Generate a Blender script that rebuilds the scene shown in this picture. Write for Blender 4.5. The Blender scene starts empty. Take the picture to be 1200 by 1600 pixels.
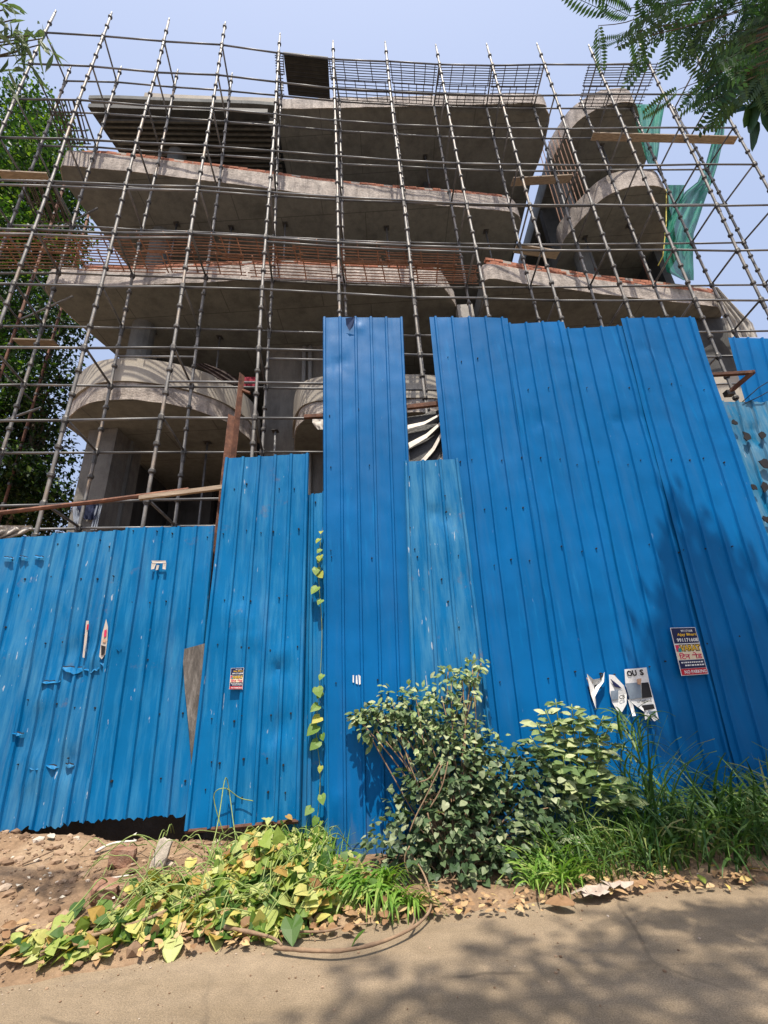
import bpy, bmesh, math, random
import numpy as np
from mathutils import Vector, Matrix, noise as mnoise

# ------------------------------------------------------------------ camera
S = bpy.context.scene
COL = S.collection
F, EYE = 690.0, 1.6
zc = np.array([(495 - 600) / F, (800 + 880) / F, -1.0]); zc /= np.linalg.norm(zc)
fw = np.array([0, 0, -1.0]); yc = fw - zc * (fw @ zc); yc /= np.linalg.norm(yc)
xc = np.cross(yc, zc)
RW = np.stack([xc, yc, zc])
cam = bpy.data.cameras.new('camera'); camo = bpy.data.objects.new('camera', cam); COL.objects.link(camo)
camo.matrix_world = Matrix.Translation((0, 0, EYE)) @ Matrix(RW.tolist()).to_4x4()
cam.sensor_fit = 'VERTICAL'; cam.sensor_height = 24.0; cam.lens = 24.0 * F / 1600.0
cam.clip_start = 0.05; cam.clip_end = 2000
S.camera = camo

# ------------------------------------------------------------------ light
SUN_EL, SUN_AZ_X = math.radians(66), 0.06        # sun stands behind the camera, a touch to its right
sdir = Vector((SUN_AZ_X, -1, 0)).normalized() * math.cos(SUN_EL) + Vector((0, 0, math.sin(SUN_EL)))
w = bpy.data.worlds.new('World'); S.world = w; w.use_nodes = True
nt = w.node_tree; nt.nodes.clear()
sky = nt.nodes.new('ShaderNodeTexSky'); sky.sky_type = 'NISHITA'; sky.sun_disc = False
sky.sun_elevation = SUN_EL; sky.sun_rotation = math.atan2(sdir.x, sdir.y)
sky.air_density = 1.0; sky.dust_density = 8.0; sky.ozone_density = 2.5
bg = nt.nodes.new('ShaderNodeBackground'); bg.inputs['Strength'].default_value = 0.15
wo = nt.nodes.new('ShaderNodeOutputWorld')
hz = nt.nodes.new('ShaderNodeMix'); hz.data_type = 'RGBA'; hz.inputs[0].default_value = .68      # even pale haze over the whole dome
hz.inputs[7].default_value = (2.6, 3.15, 4.5, 1); nt.links.new(sky.outputs[0], hz.inputs[6])
nt.links.new(hz.outputs[2], bg.inputs['Color']); nt.links.new(bg.outputs[0], wo.inputs['Surface'])
sun = bpy.data.lights.new('sun', 'SUN'); sun.energy = 4.4; sun.angle = math.radians(0.55); sun.color = (1.0, 0.93, 0.82)
suno = bpy.data.objects.new('sun', sun); COL.objects.link(suno)
suno.rotation_euler = sdir.to_track_quat('Z', 'Y').to_euler()
S.view_settings.view_transform = 'Standard'; S.view_settings.look = 'None'
S.view_settings.exposure = 0.58; S.view_settings.gamma = 1.0; S.view_settings.use_curve_mapping = False
S.render.engine = 'CYCLES'
S.cycles.max_bounces = 6; S.cycles.diffuse_bounces = 4

# ------------------------------------------------------------------ helpers
rnd = random.Random(7)
def U(a, b): return rnd.uniform(a, b)
def ray(u, v): return Vector((RW @ np.array([(u - 600) / F, (800 - v) / F, -1.0])).tolist())
EYEV = Vector((0, 0, EYE))
def atz(u, v, z): d = ray(u, v); return EYEV + d * ((z - EYE) / d.z)
def aty(u, v, y, k=0.0): d = ray(u, v); return EYEV + d * (y / (d.y - k * d.x))
FY0, FK = 5.65, 0.09
def fence_pt(u, v, off=0.0): return aty(u, v, FY0 - off, FK)         # off > 0: towards the street
FN = Vector((FK, -1, 0)).normalized()

def lerp(a, b, t): return a + (b - a) * t
def interp(x, pts):
    if x <= pts[0][0]: return pts[0][1]
    for (x0, y0), (x1, y1) in zip(pts, pts[1:]):
        if x <= x1: return lerp(y0, y1, (x - x0) / (x1 - x0))
    return pts[-1][1]
def catmull(pts, n=5):
    pts = [Vector(p) for p in pts]; out = []
    for i in range(len(pts) - 1):
        p0 = pts[max(i - 1, 0)]; p1 = pts[i]; p2 = pts[i + 1]; p3 = pts[min(i + 2, len(pts) - 1)]
        for j in range(n):
            t = j / n
            out.append(0.5 * ((2 * p1) + (p2 - p0) * t + (2 * p0 - 5 * p1 + 4 * p2 - p3) * t * t + (3 * p1 - p0 - 3 * p2 + p3) * t ** 3))
    out.append(pts[-1]); return out

class MB:
    def __init__(s): s.v = []; s.f = []; s.m = []; s.t = []; s.ct = 0.0; s.sm = False
    def add(s, vs, fs, mi=0):
        o = len(s.v); s.v += [tuple(p) for p in vs]; s.t += [s.ct] * len(vs)
        s.f += [tuple(i + o for i in f) for f in fs]; s.m += [mi] * len(fs)
    def box(s, c, size, rot=None, mi=0, jit=0.0):
        c = Vector(c); vs = []
        for dz in (-.5, .5):
            for dx, dy in ((-.5, -.5), (.5, -.5), (.5, .5), (-.5, .5)):
                p = Vector((dx * size[0], dy * size[1], dz * size[2]))
                if jit: p += Vector((U(-jit, jit), U(-jit, jit), U(-jit, jit)))
                if rot is not None: p = rot @ p
                vs.append(c + p)
        s.add(vs, [(3, 2, 1, 0), (4, 5, 6, 7), (0, 1, 5, 4), (1, 2, 6, 5), (2, 3, 7, 6), (3, 0, 4, 7)], mi)
    def tube(s, pts, r, n=6, mi=0, cap=True):
        pts = [Vector(p) for p in pts]; rs = r if isinstance(r, (list, tuple)) else [r] * len(pts)
        vs = []; fs = []; prev = None
        for i, p in enumerate(pts):
            d = (pts[min(i + 1, len(pts) - 1)] - pts[max(i - 1, 0)]).normalized()
            a = d.cross(Vector((0, 0, 1))) if abs(d.z) < .95 else d.cross(Vector((0, 1, 0)))
            if prev is not None:
                a2 = prev - d * prev.dot(d)
                if a2.length > 1e-4: a = a2
            a.normalize(); prev = a; b = d.cross(a)
            for k in range(n):
                th = 2 * math.pi * k / n; vs.append(p + (a * math.cos(th) + b * math.sin(th)) * rs[i])
        for i in range(len(pts) - 1):
            for k in range(n):
                k2 = (k + 1) % n; fs.append((i * n + k, i * n + k2, (i + 1) * n + k2, (i + 1) * n + k))
        if cap:
            fs.append(tuple(range(n - 1, -1, -1))); e = (len(pts) - 1) * n; fs.append(tuple(range(e, e + n)))
        s.add(vs, fs, mi)
    def prism(s, poly, z0, z1, mi=0):
        n = len(poly); vs = [(p[0], p[1], z0) for p in poly] + [(p[0], p[1], z1) for p in poly]
        fs = [tuple(range(n - 1, -1, -1)), tuple(range(n, 2 * n))]
        fs += [(i, (i + 1) % n, n + (i + 1) % n, n + i) for i in range(n)]
        s.add(vs, fs, mi)
    def build(s, name, mat, parent=None, smooth=False, **kw):
        me = bpy.data.meshes.new(name); me.from_pydata(s.v, [], s.f)
        for m in (mat if isinstance(mat, (list, tuple)) else [mat]): me.materials.append(m)
        if any(s.m): me.polygons.foreach_set('material_index', s.m)
        if any(s.t):
            at = me.attributes.new('tint', 'FLOAT', 'POINT'); at.data.foreach_set('value', s.t)
        if smooth: me.polygons.foreach_set('use_smooth', [True] * len(me.polygons))
        me.update()
        o = bpy.data.objects.new(name, me); COL.objects.link(o)
        if parent: o.parent = parent
        for k, v in kw.items(): o[k] = v
        return o
def empty(name, loc=(0, 0, 0), label=None, cat=None, group=None):
    o = bpy.data.objects.new(name, None); o.location = loc; COL.objects.link(o); o.empty_display_size = .2
    tag(o, label, cat, group); return o
def tag(o, label=None, cat=None, group=None, kind=None):
    if label: o['label'] = label
    if cat: o['category'] = cat
    if group: o['group'] = group
    if kind: o['kind'] = kind
    return o
def inst(name, me, mw, parent=None):
    o = bpy.data.objects.new(name, me); COL.objects.link(o); o.matrix_world = mw
    if parent: o.parent = parent; 
    return o
# every root Empty sits at the world origin of its children's coordinates (children keep world coordinates)
def root(name, label, cat, group=None): return empty(name, (0, 0, 0), label, cat, group)

# ------------------------------------------------------------------ materials
class NT:
    def __init__(s, name):
        s.m = bpy.data.materials.new(name); s.m.use_nodes = True; s.t = s.m.node_tree
        s.b = s.t.nodes['Principled BSDF']; s.o = s.t.nodes['Material Output']
    def n(s, kind, **kw):
        x = s.t.nodes.new(kind)
        for k, v in kw.items(): setattr(x, k, v)
        return x
    def l(s, a, b): s.t.links.new(a, b)
    def coord(s, scale=(1, 1, 1), obj=True):
        c = s.n('ShaderNodeTexCoord'); mp = s.n('ShaderNodeMapping'); mp.inputs['Scale'].default_value = scale
        s.l(c.outputs['Object'], mp.inputs['Vector']); return mp.outputs[0]
    def noise(s, scale, detail=5, rough=.6, vec=None, dist=0.0):
        x = s.n('ShaderNodeTexNoise'); x.inputs['Scale'].default_value = scale; x.inputs['Detail'].default_value = detail
        x.inputs['Roughness'].default_value = rough; x.inputs['Distortion'].default_value = dist
        if vec is not None: s.l(vec, x.inputs['Vector'])
        return x.outputs['Fac']
    def ramp(s, fac, stops):
        r = s.n('ShaderNodeValToRGB'); e = r.color_ramp.elements
        while len(e) < len(stops): e.new(.5)
        for el, (p, c) in zip(e, stops):
            el.position = p; el.color = (*c, 1) if not isinstance(c, (int, float)) else (c, c, c, 1)
        s.l(fac, r.inputs[0]); return r.outputs[0]
    def mix(s, f, a, b, mode='MIX'):
        x = s.n('ShaderNodeMix', data_type='RGBA', blend_type=mode)
        for k, val in ((0, f), (6, a), (7, b)):
            if hasattr(val, 'is_linked'): s.l(val, x.inputs[k])
            else: x.inputs[k].default_value = val if k == 0 else (*val, 1)
        return x.outputs[2]
    def bump(s, h, strength=.3, dist=.02):
        b = s.n('ShaderNodeBump'); b.inputs['Strength'].default_value = strength; b.inputs['Distance'].default_value = dist
        s.l(h, b.inputs['Height']); s.l(b.outputs[0], s.b.inputs['Normal'])
    def col(s, c):
        if hasattr(c, 'is_linked'): s.l(c, s.b.inputs['Base Color'])
        else: s.b.inputs['Base Color'].default_value = (*c, 1)
    def set(s, rough=.7, metal=0.0, spec=None):
        s.b.inputs['Roughness'].default_value = rough; s.b.inputs['Metallic'].default_value = metal
        if spec is not None: s.b.inputs['Specular IOR Level'].default_value = spec
        return s.m

def simple(name, stops, scale=8, rough=.8, metal=0, bump=0.0, bscale=None, stretch=(1, 1, 1), objvar=0.0, spec=None):
    t = NT(name); v = t.coord(stretch); f = t.noise(scale, 6, .6, v)
    c = t.ramp(f, stops)
    if objvar:
        oi = t.n('ShaderNodeObjectInfo'); r = t.ramp(oi.outputs['Random'], [(0, 1 - objvar), (1, 1 + objvar)])
        c = t.mix(1.0, c, r, 'MULTIPLY')
    t.col(c)
    if bump: t.bump(t.noise(bscale or scale * 3, 6, .65, v), bump)
    return t.set(rough, metal, spec)

def concrete(name, base, dark, streak=.5, bump=.35, pale=None):
    t = NT(name); v = t.coord(); vs = t.coord((1.2, 1.2, .25))
    c = t.ramp(t.noise(1.3, 8, .62, v), [(.3, dark), (.5, base), (.72, pale or tuple(x * 1.15 for x in base))])
    st = t.ramp(t.noise(5, 6, .7, vs), [(.42, 0.0), (.68, 1.0)])
    m = t.n('ShaderNodeMath', operation='MULTIPLY'); t.l(st, m.inputs[0]); m.inputs[1].default_value = streak
    c = t.mix(m.outputs[0], c, tuple(x * .55 for x in dark))
    c = t.mix(.35, c, t.ramp(t.noise(40, 4, .7, v), [(.3, .55), (.7, 1.25)]), 'MULTIPLY')
    if name == 'shuttered_concrete':
        bk = t.n('ShaderNodeTexBrick'); bk.inputs['Scale'].default_value = 1.0; bk.inputs['Mortar Size'].default_value = .012; bk.inputs['Brick Width'].default_value = 2.4; bk.inputs['Row Height'].default_value = 1.2
        t.l(v, bk.inputs['Vector']); c = t.mix(t.ramp(bk.outputs['Fac'], [(0, 0.0), (1, .6)]), c, tuple(x * .5 for x in dark))
    if name == 'rough_edge_concrete':
        c = t.mix(.55, c, t.ramp(t.noise(11, 9, .75, t.coord((1, 1, 2.2))), [(.35, .45), (.62, 1.2)]), 'MULTIPLY')
    t.col(c); t.bump(t.noise(22, 8, .7, v), bump, .03)
    return t.set(.92, 0, .2)

M = {}
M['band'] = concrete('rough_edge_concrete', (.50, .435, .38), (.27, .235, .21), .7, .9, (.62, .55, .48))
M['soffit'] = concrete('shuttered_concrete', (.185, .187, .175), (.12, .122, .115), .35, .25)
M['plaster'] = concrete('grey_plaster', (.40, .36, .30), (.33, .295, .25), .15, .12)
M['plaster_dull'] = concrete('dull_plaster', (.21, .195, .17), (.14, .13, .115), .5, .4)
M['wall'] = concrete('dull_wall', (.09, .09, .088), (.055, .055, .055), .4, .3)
M['pale_wall'] = concrete('pale_column', (.42, .40, .36), (.30, .28, .26), .3, .3)
M['shutter'] = simple('dark_shuttering_steel', [(.3, (.022, .023, .023)), (.7, (.045, .043, .04))], 6, .7, .2, .1)
M['shutter_hi'] = simple('worn_shuttering_steel', [(.3, (.06, .058, .052)), (.7, (.13, .12, .10))], 6, .6, .2, .1)
M['brick'] = simple('red_brick', [(.25, (.22, .085, .055)), (.5, (.36, .15, .095)), (.75, (.46, .22, .15))], 14, .95, 0, .6, 60, objvar=.25, spec=.1)
M['old_brick'] = simple('dusty_old_brick', [(.25, (.16, .085, .055)), (.5, (.27, .15, .10)), (.75, (.38, .26, .19))], 9, .95, 0, .6, 50, spec=.1)
M['pale_block'] = simple('pale_block', [(.3, (.33, .28, .22)), (.7, (.50, .44, .36))], 9, .95, 0, .5, 40, spec=.1)
M['mortar'] = simple('mortar', [(.3, (.28, .24, .2)), (.7, (.40, .36, .31))], 20, .95, 0, .4)

t = NT('galvanised_tube'); v = t.coord((1, 1, .4)); oi = t.n('ShaderNodeObjectInfo')
c = t.ramp(t.noise(9, 5, .65, v), [(.3, (.10, .095, .09)), (.55, (.20, .19, .175)), (.75, (.34, .325, .30))])
rs = t.ramp(t.noise(3.1, 6, .7, v), [(.5, 0.0), (.68, 1.0)])
rv = t.ramp(oi.outputs['Random'], [(.35, .1), (1, .95)])
c = t.mix(t.mix(1.0, rs, rv, 'MULTIPLY'), c, (.33, .22, .13)); t.col(c)
t.bump(t.noise(50, 3, .6, v), .15); M['tube'] = t.set(.52, .25)
M['ledger'] = simple('worn_ledger_tube', [(.3, (.09, .09, .094)), (.6, (.18, .178, .175)), (.8, (.26, .23, .19))], 5, .5, .25, .1, stretch=(.5, 1, 1), objvar=.35)
M['cup'] = simple('dark_cup_joint', [(.3, (.05, .048, .045)), (.7, (.13, .12, .11))], 12, .55, .6, .2)
M['rust'] = simple('rusty_steel', [(.3, (.065, .03, .02)), (.55, (.15, .065, .038)), (.8, (.27, .135, .08))], 9, .85, .1, .4, objvar=.25)
M['rustbar'] = simple('rusty_bar', [(.3, (.20, .10, .062)), (.6, (.33, .18, .12)), (.8, (.44, .27, .19))], 9, .85, 0, .2, objvar=.3)
M['darkbar'] = simple('dark_grating_bar', [(.3, (.05, .045, .042)), (.7, (.13, .11, .095))], 9, .7, .3, .2, objvar=.3)
M['wood'] = simple('weathered_plank', [(.3, (.18, .135, .095)), (.55, (.29, .22, .155)), (.75, (.40, .32, .235))], 6, .85, 0, .3, stretch=(.4, 6, 6), objvar=.2)

def sheet_mat(name, base, faded, wear, gloss=.46, rustb=.0):
    t = NT(name); v = t.coord(); vs = t.coord((3.5, 3.5, .35)); oi = t.n('ShaderNodeObjectInfo')
    big = t.ramp(t.noise(.7, 5, .6, v), [(.3, tuple(x * .84 for x in base)), (.7, tuple(x * 1.12 for x in base))])
    st = t.ramp(t.noise(3.0, 8, .68, vs), [(.62 - wear * .28, 0.0), (.86 - wear * .1, 1.0)])
    c = t.mix(st, big, faded)
    # chalky scratches and bare flecks
    vf = t.coord((16, 16, 3.2)); fl = t.ramp(t.noise(1.6, 3, .55, vf), [(.735 - wear * .06, 0.0), (.765 - wear * .06, wear * .8)])
    c = t.mix(fl, c, (.50, .53, .55))
    rb = t.ramp(t.noise(2.3, 7, .72, v), [(.66 - rustb * .08, 0.0), (.74, rustb)])
    c = t.mix(rb, c, (.20, .12, .07))
    du = t.ramp(t.noise(1.6, 8, .7, t.coord((2.2, 2.2, .22))), [(.52, 0.0), (.8, .03 + .35 * wear)]); c = t.mix(du, c, (.17, .21, .23))
    sx = t.n('ShaderNodeSeparateXYZ'); t.l(v, sx.inputs[0]); ad = t.n('ShaderNodeMath', operation='ADD'); t.l(sx.outputs['Z'], ad.inputs[0]); t.l(t.noise(5, 6, .7, vs), ad.inputs[1])
    c = t.mix(t.ramp(ad.outputs[0], [(.50, .35), (.85, 0.0)]), c, (.17, .15, .13))      # splashed mud along the foot
    t.col(c); rr = t.ramp(t.noise(4, 5, .6, vs), [(.3, gloss - .08), (.7, gloss + .16)])
    t.l(rr, t.b.inputs['Roughness'])
    t.bump(t.noise(2.6, 4, .5, v), .10 + .1 * wear, .03)
    t.b.inputs['Specular IOR Level'].default_value = .12
    return t.m
M['blue'] = sheet_mat('blue_painted_sheet', (.0006, .110, .31), (.002, .165, .41), .18)
M['blue_mid'] = sheet_mat('scuffed_blue_sheet', (.0008, .126, .315), (.04, .22, .40), .55, .44, .4)
M['blue_old'] = sheet_mat('faded_blue_sheet', (.0008, .120, .305), (.07, .24, .39), .8, .46, .6)
M['blue_torn'] = sheet_mat('old_torn_blue_sheet', (.006, .14, .29), (.16, .27, .34), .75, .5, .6)
M['hole'] = simple('punched_hole', [(0, (.008, .008, .01)), (1, (.015, .015, .018))], 5, 1)
M['navy_paint'] = simple('sheet_back_paint', [(.3, (.01, .03, .10)), (.7, (.02, .06, .17))], 8, .5)
M['scrap'] = simple('grey_scrap_board', [(.3, (.06, .052, .046)), (.5, (.12, .105, .092)), (.75, (.26, .235, .21))], 7, .9, 0, .5, stretch=(3, 3, .7))

def leaf_mat(name, stops, trans=.3, rough=.5, spec=.35):
    t = NT(name); at = t.n('ShaderNodeAttribute', attribute_name='tint'); oi = t.n('ShaderNodeObjectInfo')
    a = t.n('ShaderNodeMath', operation='ADD'); t.l(at.outputs['Fac'], a.inputs[0]); t.l(oi.outputs['Random'], a.inputs[1])
    fr = t.n('ShaderNodeMath', operation='FRACT'); t.l(a.outputs[0], fr.inputs[0])
    c = t.ramp(fr.outputs[0], stops)
    c = t.mix(.5, c, t.ramp(t.noise(30, 3, .6, t.coord()), [(.3, .75), (.7, 1.25)]), 'MULTIPLY')
    t.col(c); t.b.inputs['Roughness'].default_value = rough; t.b.inputs['Specular IOR Level'].default_value = spec
    tr = t.n('ShaderNodeBsdfTranslucent'); t.l(t.mix(1.0, c, (1.0, 1.25, .45), 'MULTIPLY'), tr.inputs['Color'])
    mx = t.n('ShaderNodeMixShader'); mx.inputs[0].default_value = trans
    t.l(t.b.outputs[0], mx.inputs[1]); t.l(tr.outputs[0], mx.inputs[2]); t.l(mx.outputs[0], t.o.inputs['Surface'])
    return t.m
M['bush'] = leaf_mat('bush_leaf', [(0, (.03, .06, .025)), (.4, (.06, .105, .042)), (.75, (.13, .175, .08)), (1, (.33, .36, .21))], .2, .5)
M['shrub'] = leaf_mat('shrub_leaf', [(0, (.09, .15, .05)), (.5, (.22, .29, .11)), (1, (.46, .48, .26))], .25, .5)
M['vine'] = leaf_mat('vine_leaf', [(0, (.03, .08, .016)), (.22, (.09, .17, .024)), (.4, (.27, .34, .06)), (.66, (.47, .49, .19)), (.84, (.52, .46, .12)), (.93, (.44, .28, .07)), (1, (.26, .14, .06))], .3, .5)
M['creeper'] = leaf_mat('creeper_leaf', [(0, (.10, .20, .03)), (.6, (.22, .32, .06)), (1, (.50, .44, .07))], .35, .5)
M['dry'] = leaf_mat('dry_leaf', [(0, (.22, .12, .06)), (.5, (.38, .24, .12)), (.8, (.48, .34, .18)), (1, (.55, .40, .10))], .1, .8)
M['palel'] = leaf_mat('pale_dry_leaf', [(0, (.45, .40, .33)), (1, (.62, .58, .5))], .1, .8)
M['grass'] = leaf_mat('grass_blade', [(0, (.03, .075, .018)), (.5, (.065, .135, .026)), (.85, (.12, .20, .04)), (1, (.26, .26, .10))], .3, .5)
M['grass_hi'] = leaf_mat('bright_grass_blade', [(0, (.10, .22, .03)), (.6, (.19, .33, .05)), (1, (.34, .40, .12))], .35, .5)
M['tree'] = leaf_mat('shaded_tree_leaf', [(0, (.007, .02, .005)), (.55, (.016, .042, .008)), (.88, (.04, .085, .014)), (1, (.16, .24, .035))], .28, .5)  # shade within the far crown is put into the mostly dark leaf tints
M['tree_sunlit'] = leaf_mat('sunlit_tree_leaf', [(0, (.012, .035, .008)), (.45, (.025, .065, .010)), (.8, (.08, .16, .02)), (1, (.26, .35, .045))], .3, .5)  # same leaf with the sunlight on the upper crown put into lighter tints
M['frond'] = leaf_mat('pinnate_leaflet', [(0, (.03, .065, .035)), (.6, (.05, .11, .045)), (1, (.10, .19, .06))], .22, .5)
M['mango'] = leaf_mat('long_leaf', [(0, (.08, .12, .065)), (.6, (.15, .20, .11)), (1, (.25, .30, .18))], .3, .6)
M['bark'] = simple('bark', [(.3, (.07, .052, .038)), (.7, (.17, .13, .10))], 12, .95, 0, .6, stretch=(1, 1, .3))
M['stem'] = simple('woody_stem', [(.3, (.16, .10, .06)), (.7, (.30, .20, .12))], 12, .9, 0, .3)
M['gstem'] = simple('green_stem', [(.3, (.12, .18, .04)), (.7, (.25, .30, .08))], 12, .6)

# ------------------------------------------------------------------ ground and road
YE = [(-12, 1.6), (-6, 2.9), (-2.64, 3.70), (-1.3, 4.02), (-.2, 4.27), (1.2, 4.40), (2.9, 4.53), (6, 4.8), (14, 5.4)]
HF = [(-9, .80), (-6, .66), (-4.2, .61), (-2.4, .365), (-1.5, .25), (-.95, .14), (-.6, .05), (1, .05), (4, .10), (9, .16)]
def ye(x): return interp(x, YE)
def fy(x): return FY0 + FK * x
def gh(x, y):
    e, f = ye(x), fy(x)
    s = (y - e) / (f - e)
    if s < 0: return 0.0
    s = min(s, 1.0); z = interp(x, HF) * (s * 1.15 if s < .6 else .69 + (s - .6) * .775)
    if y < f + .1:
        z += (.10 * math.exp(-((x + 1.0) / .6) ** 2 - ((y - 4.75) / .38) ** 2))
        z += (.04 * mnoise.noise((x * 2.3, y * 2.3, 3)) + .022 * mnoise.noise((x * 6, y * 6, 1)) + .02 * abs(mnoise.noise((x * 13, y * 13, 4)))) * min(1, s * 5)
    if x < -1.9 and y > f - .16: z -= .30 * min(1, (y - f + .16) / .2) * min(1, (-1.9 - x) / .3)
    return max(z, 0.0)
def ground_pt(u, v):
    d = ray(u, v); t_ = 2.0                       # march along the sight line to the first ground it meets
    while t_ < 14:
        p = EYEV + d * t_
        if p.z <= gh(p.x, p.y) + .02: break
        t_ += .012
    return Vector((p.x, p.y, gh(p.x, p.y) + .02))

xs = np.concatenate([np.linspace(-60, -10, 9)[:-1], np.linspace(-10, 10, 520), np.linspace(10, 60, 9)[1:]])
ss = np.concatenate([[-30, -14, -7, -3, -1.2, -.5, -.15], np.linspace(-.05, 1.1, 110), [1.5, 3, 8, 20, 60, 200]])
mb = MB(); nx = len(xs)
for s_ in ss:
    for x in xs:
        e, f = ye(x), fy(x); y = e + s_ * (f - e) if s_ > -1 else e + s_
        if s_ > 1.1: y = f + (s_ - 1) * 1.2
        if s_ < -.1: z = -.03
        elif s_ < .12:
            z = lerp(-.03, 0.02 + gh(x, y), min(1, (s_ + .1) / .2)) + .012 * mnoise.noise((x * 6, y * 6, 5)) + .012 * mnoise.noise((x * 1.7, y * 1.7, 8))
        else: z = gh(x, y) + (0.02 if s_ < 1.2 else 0.0)
        mb.v.append((x, y, z)); mb.t.append(0)
for j in range(len(ss) - 1):
    for i in range(nx - 1):
        a = j * nx + i; mb.f.append((a, a + 1, a + nx + 1, a + nx)); mb.m.append(0)
t = NT('dusty_soil'); v = t.coord()
c = t.ramp(t.noise(1.6, 8, .65, v), [(.3, (.15, .095, .055)), (.5, (.27, .178, .108)), (.7, (.37, .265, .17))])
c = t.mix(.6, c, t.ramp(t.noise(24, 6, .7, v), [(.3, .55), (.7, 1.35)]), 'MULTIPLY')
t.col(c); t.bump(t.noise(28, 8, .7, v), .8, .03); M['soil'] = t.set(.95, 0, .15)
mb.build('ground', M['soil'], smooth=True, kind='structure', label='bare dusty soil bank between the road and the blue fence')

mb = MB(); rx = np.linspace(-40, 40, 161)
for x in rx: mb.v += [(x, -14 + .12 * x, 0.0), (x, ye(x) + .06, 0.0)]; mb.t += [0, 0]
for i in range(len(rx) - 1): mb.f.append((2 * i, 2 * i + 2, 2 * i + 3, 2 * i + 1)); mb.m.append(0)
t = NT('dusty_road'); v = t.coord(); vl = t.coord((.35, 1.6, 1))
c = t.ramp(t.noise(1.1, 6, .6, vl), [(.3, (.245, .183, .115)), (.7, (.345, .263, .175))])
c = t.mix(.9, c, t.ramp(t.noise(110, 4, .85, v), [(.34, .5), (.66, 1.35)]), 'MULTIPLY')
c = t.mix(.6, c, t.ramp(t.noise(7, 6, .7, v), [(.3, .72), (.7, 1.2)]), 'MULTIPLY')
sp = t.n('ShaderNodeTexVoronoi'); sp.inputs['Scale'].default_value = 95; t.l(v, sp.inputs['Vector'])
c = t.mix(t.ramp(sp.outputs['Distance'], [(.12, .5), (.3, 0.0)]), c, (.15, .12, .095))
vr = t.n('ShaderNodeTexVoronoi', feature='DISTANCE_TO_EDGE'); vr.inputs['Scale'].default_value = .55; dn = t.n('ShaderNodeTexNoise'); dn.inputs['Scale'].default_value = 2.5; dn.inputs['Detail'].default_value = 7; t.l(v, dn.inputs['Vector'])
t.l(t.mix(.12, v, dn.outputs['Color']), vr.inputs['Vector']); gate = t.ramp(t.noise(.8, 3, .5, v), [(.5, 0.0), (.6, .55)])
c = t.mix(t.mix(1.0, t.ramp(vr.outputs['Distance'], [(.003, 1.0), (.009, 0.0)]), gate, 'MULTIPLY'), c, (.09, .07, .052))
c = t.mix(t.ramp(t.noise(2.6, 7, .7, vl), [(.56, 0.0), (.72, .4)]), c, (.15, .12, .09))
t.col(c); t.bump(t.noise(110, 4, .8, v), .7, .012); M['road'] = t.set(.9, 0, .2)
mb.build('road', M['road'], kind='structure', label='dusty beige asphalt road along the bottom of the photo')

# ------------------------------------------------------------------ building
B = root('unfinished_building', 'unfinished grey concrete building with curved balcony slabs behind the scaffolding', 'building')
def edge_band(name, line, z0, z1, mat, off=.024, thick=.14, rough=.014, seg=.09, **kw):
    """upright band that follows a plan line, its face roughened"""
    pts = [Vector((p[0], p[1], 0)) for p in line]; L = [0]
    for a, b in zip(pts, pts[1:]): L.append(L[-1] + (b - a).length)
    n = max(4, int(L[-1] / seg)); res = []
    for i in range(n + 1):
        d = L[-1] * i / n; j = max(k for k in range(len(L)) if L[k] <= d + 1e-9); j = min(j, len(pts) - 2)
        tt = (d - L[j]) / max(1e-9, L[j + 1] - L[j]); res.append(pts[j].lerp(pts[j + 1], tt))
    rows = 6; mb = MB()
    for i, p in enumerate(res):
        dd = (res[min(i + 1, n)] - res[max(i - 1, 0)]).normalized(); nn = Vector((dd.y, -dd.x, 0))
        for r in range(rows + 1):
            z = lerp(z0, z1, r / rows); q = p + nn * (off + rough * mnoise.noise((p.x * 3, p.y * 3, z * 4)))
            dz = rough * .3 * mnoise.noise((p.x * 5, p.y, 9 + r)) if r in (0, rows) else 0
            mb.v.append((q.x, q.y, z + dz)); mb.t.append(0)
        for z in (z1 - .01, z0 + .06):
            q = p - nn * thick; mb.v.append((q.x, q.y, z)); mb.t.append(0)
    k = rows + 3
    for i in range(n):
        for r in range(k):
            a = i * k + r; b = i * k + (r + 1) % k; mb.f.append((a, a + k, b + k, b)); mb.m.append(0)
    mb.f.append(tuple(range(k))); mb.m.append(0); mb.f.append(tuple(range(n * k + k - 1, n * k - 1, -1))); mb.m.append(0)
    return mb.build(name, mat, B, **kw)
brick_me = {}
def brick_mesh(i):
    if i not in brick_me:
        m = MB(); m.box((0, 0, 0), (.225, .105, .07), jit=.006); o = m.build('brick', M['brick']); me = o.data
        bpy.data.objects.remove(o); brick_me[i] = me
    return brick_me[i]
def brick_course(line, z0, courses, owner, start=0.0, end=None):
    pts = [Vector((p[0], p[1], 0)) for p in line]; L = [0]
    for a, b in zip(pts, pts[1:]): L.append(L[-1] + (b - a).length)
    end = end or L[-1]
    for c in range(courses):
        d = start + (.118 if c % 2 else .0)
        while d < end - .1:
            j = min(max(k for k in range(len(L)) if L[k] <= d + 1e-9), len(pts) - 2); dd = (pts[j + 1] - pts[j]).normalized()
            p = pts[j] + dd * (d - L[j]); nn = Vector((dd.y, -dd.x, 0))
            if rnd.random() > (.06 if c < courses - 1 else .18):
                mw = Matrix.Translation(p - nn * (.055 + U(-.008, .008)) + Vector((0, 0, z0 + .04 + c * .082))) @ Matrix.Rotation(math.atan2(dd.y, dd.x) + U(-.02, .02), 4, 'Z')
                inst('brick', brick_mesh(rnd.randrange(5)), mw, owner)
            d += .236
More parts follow.
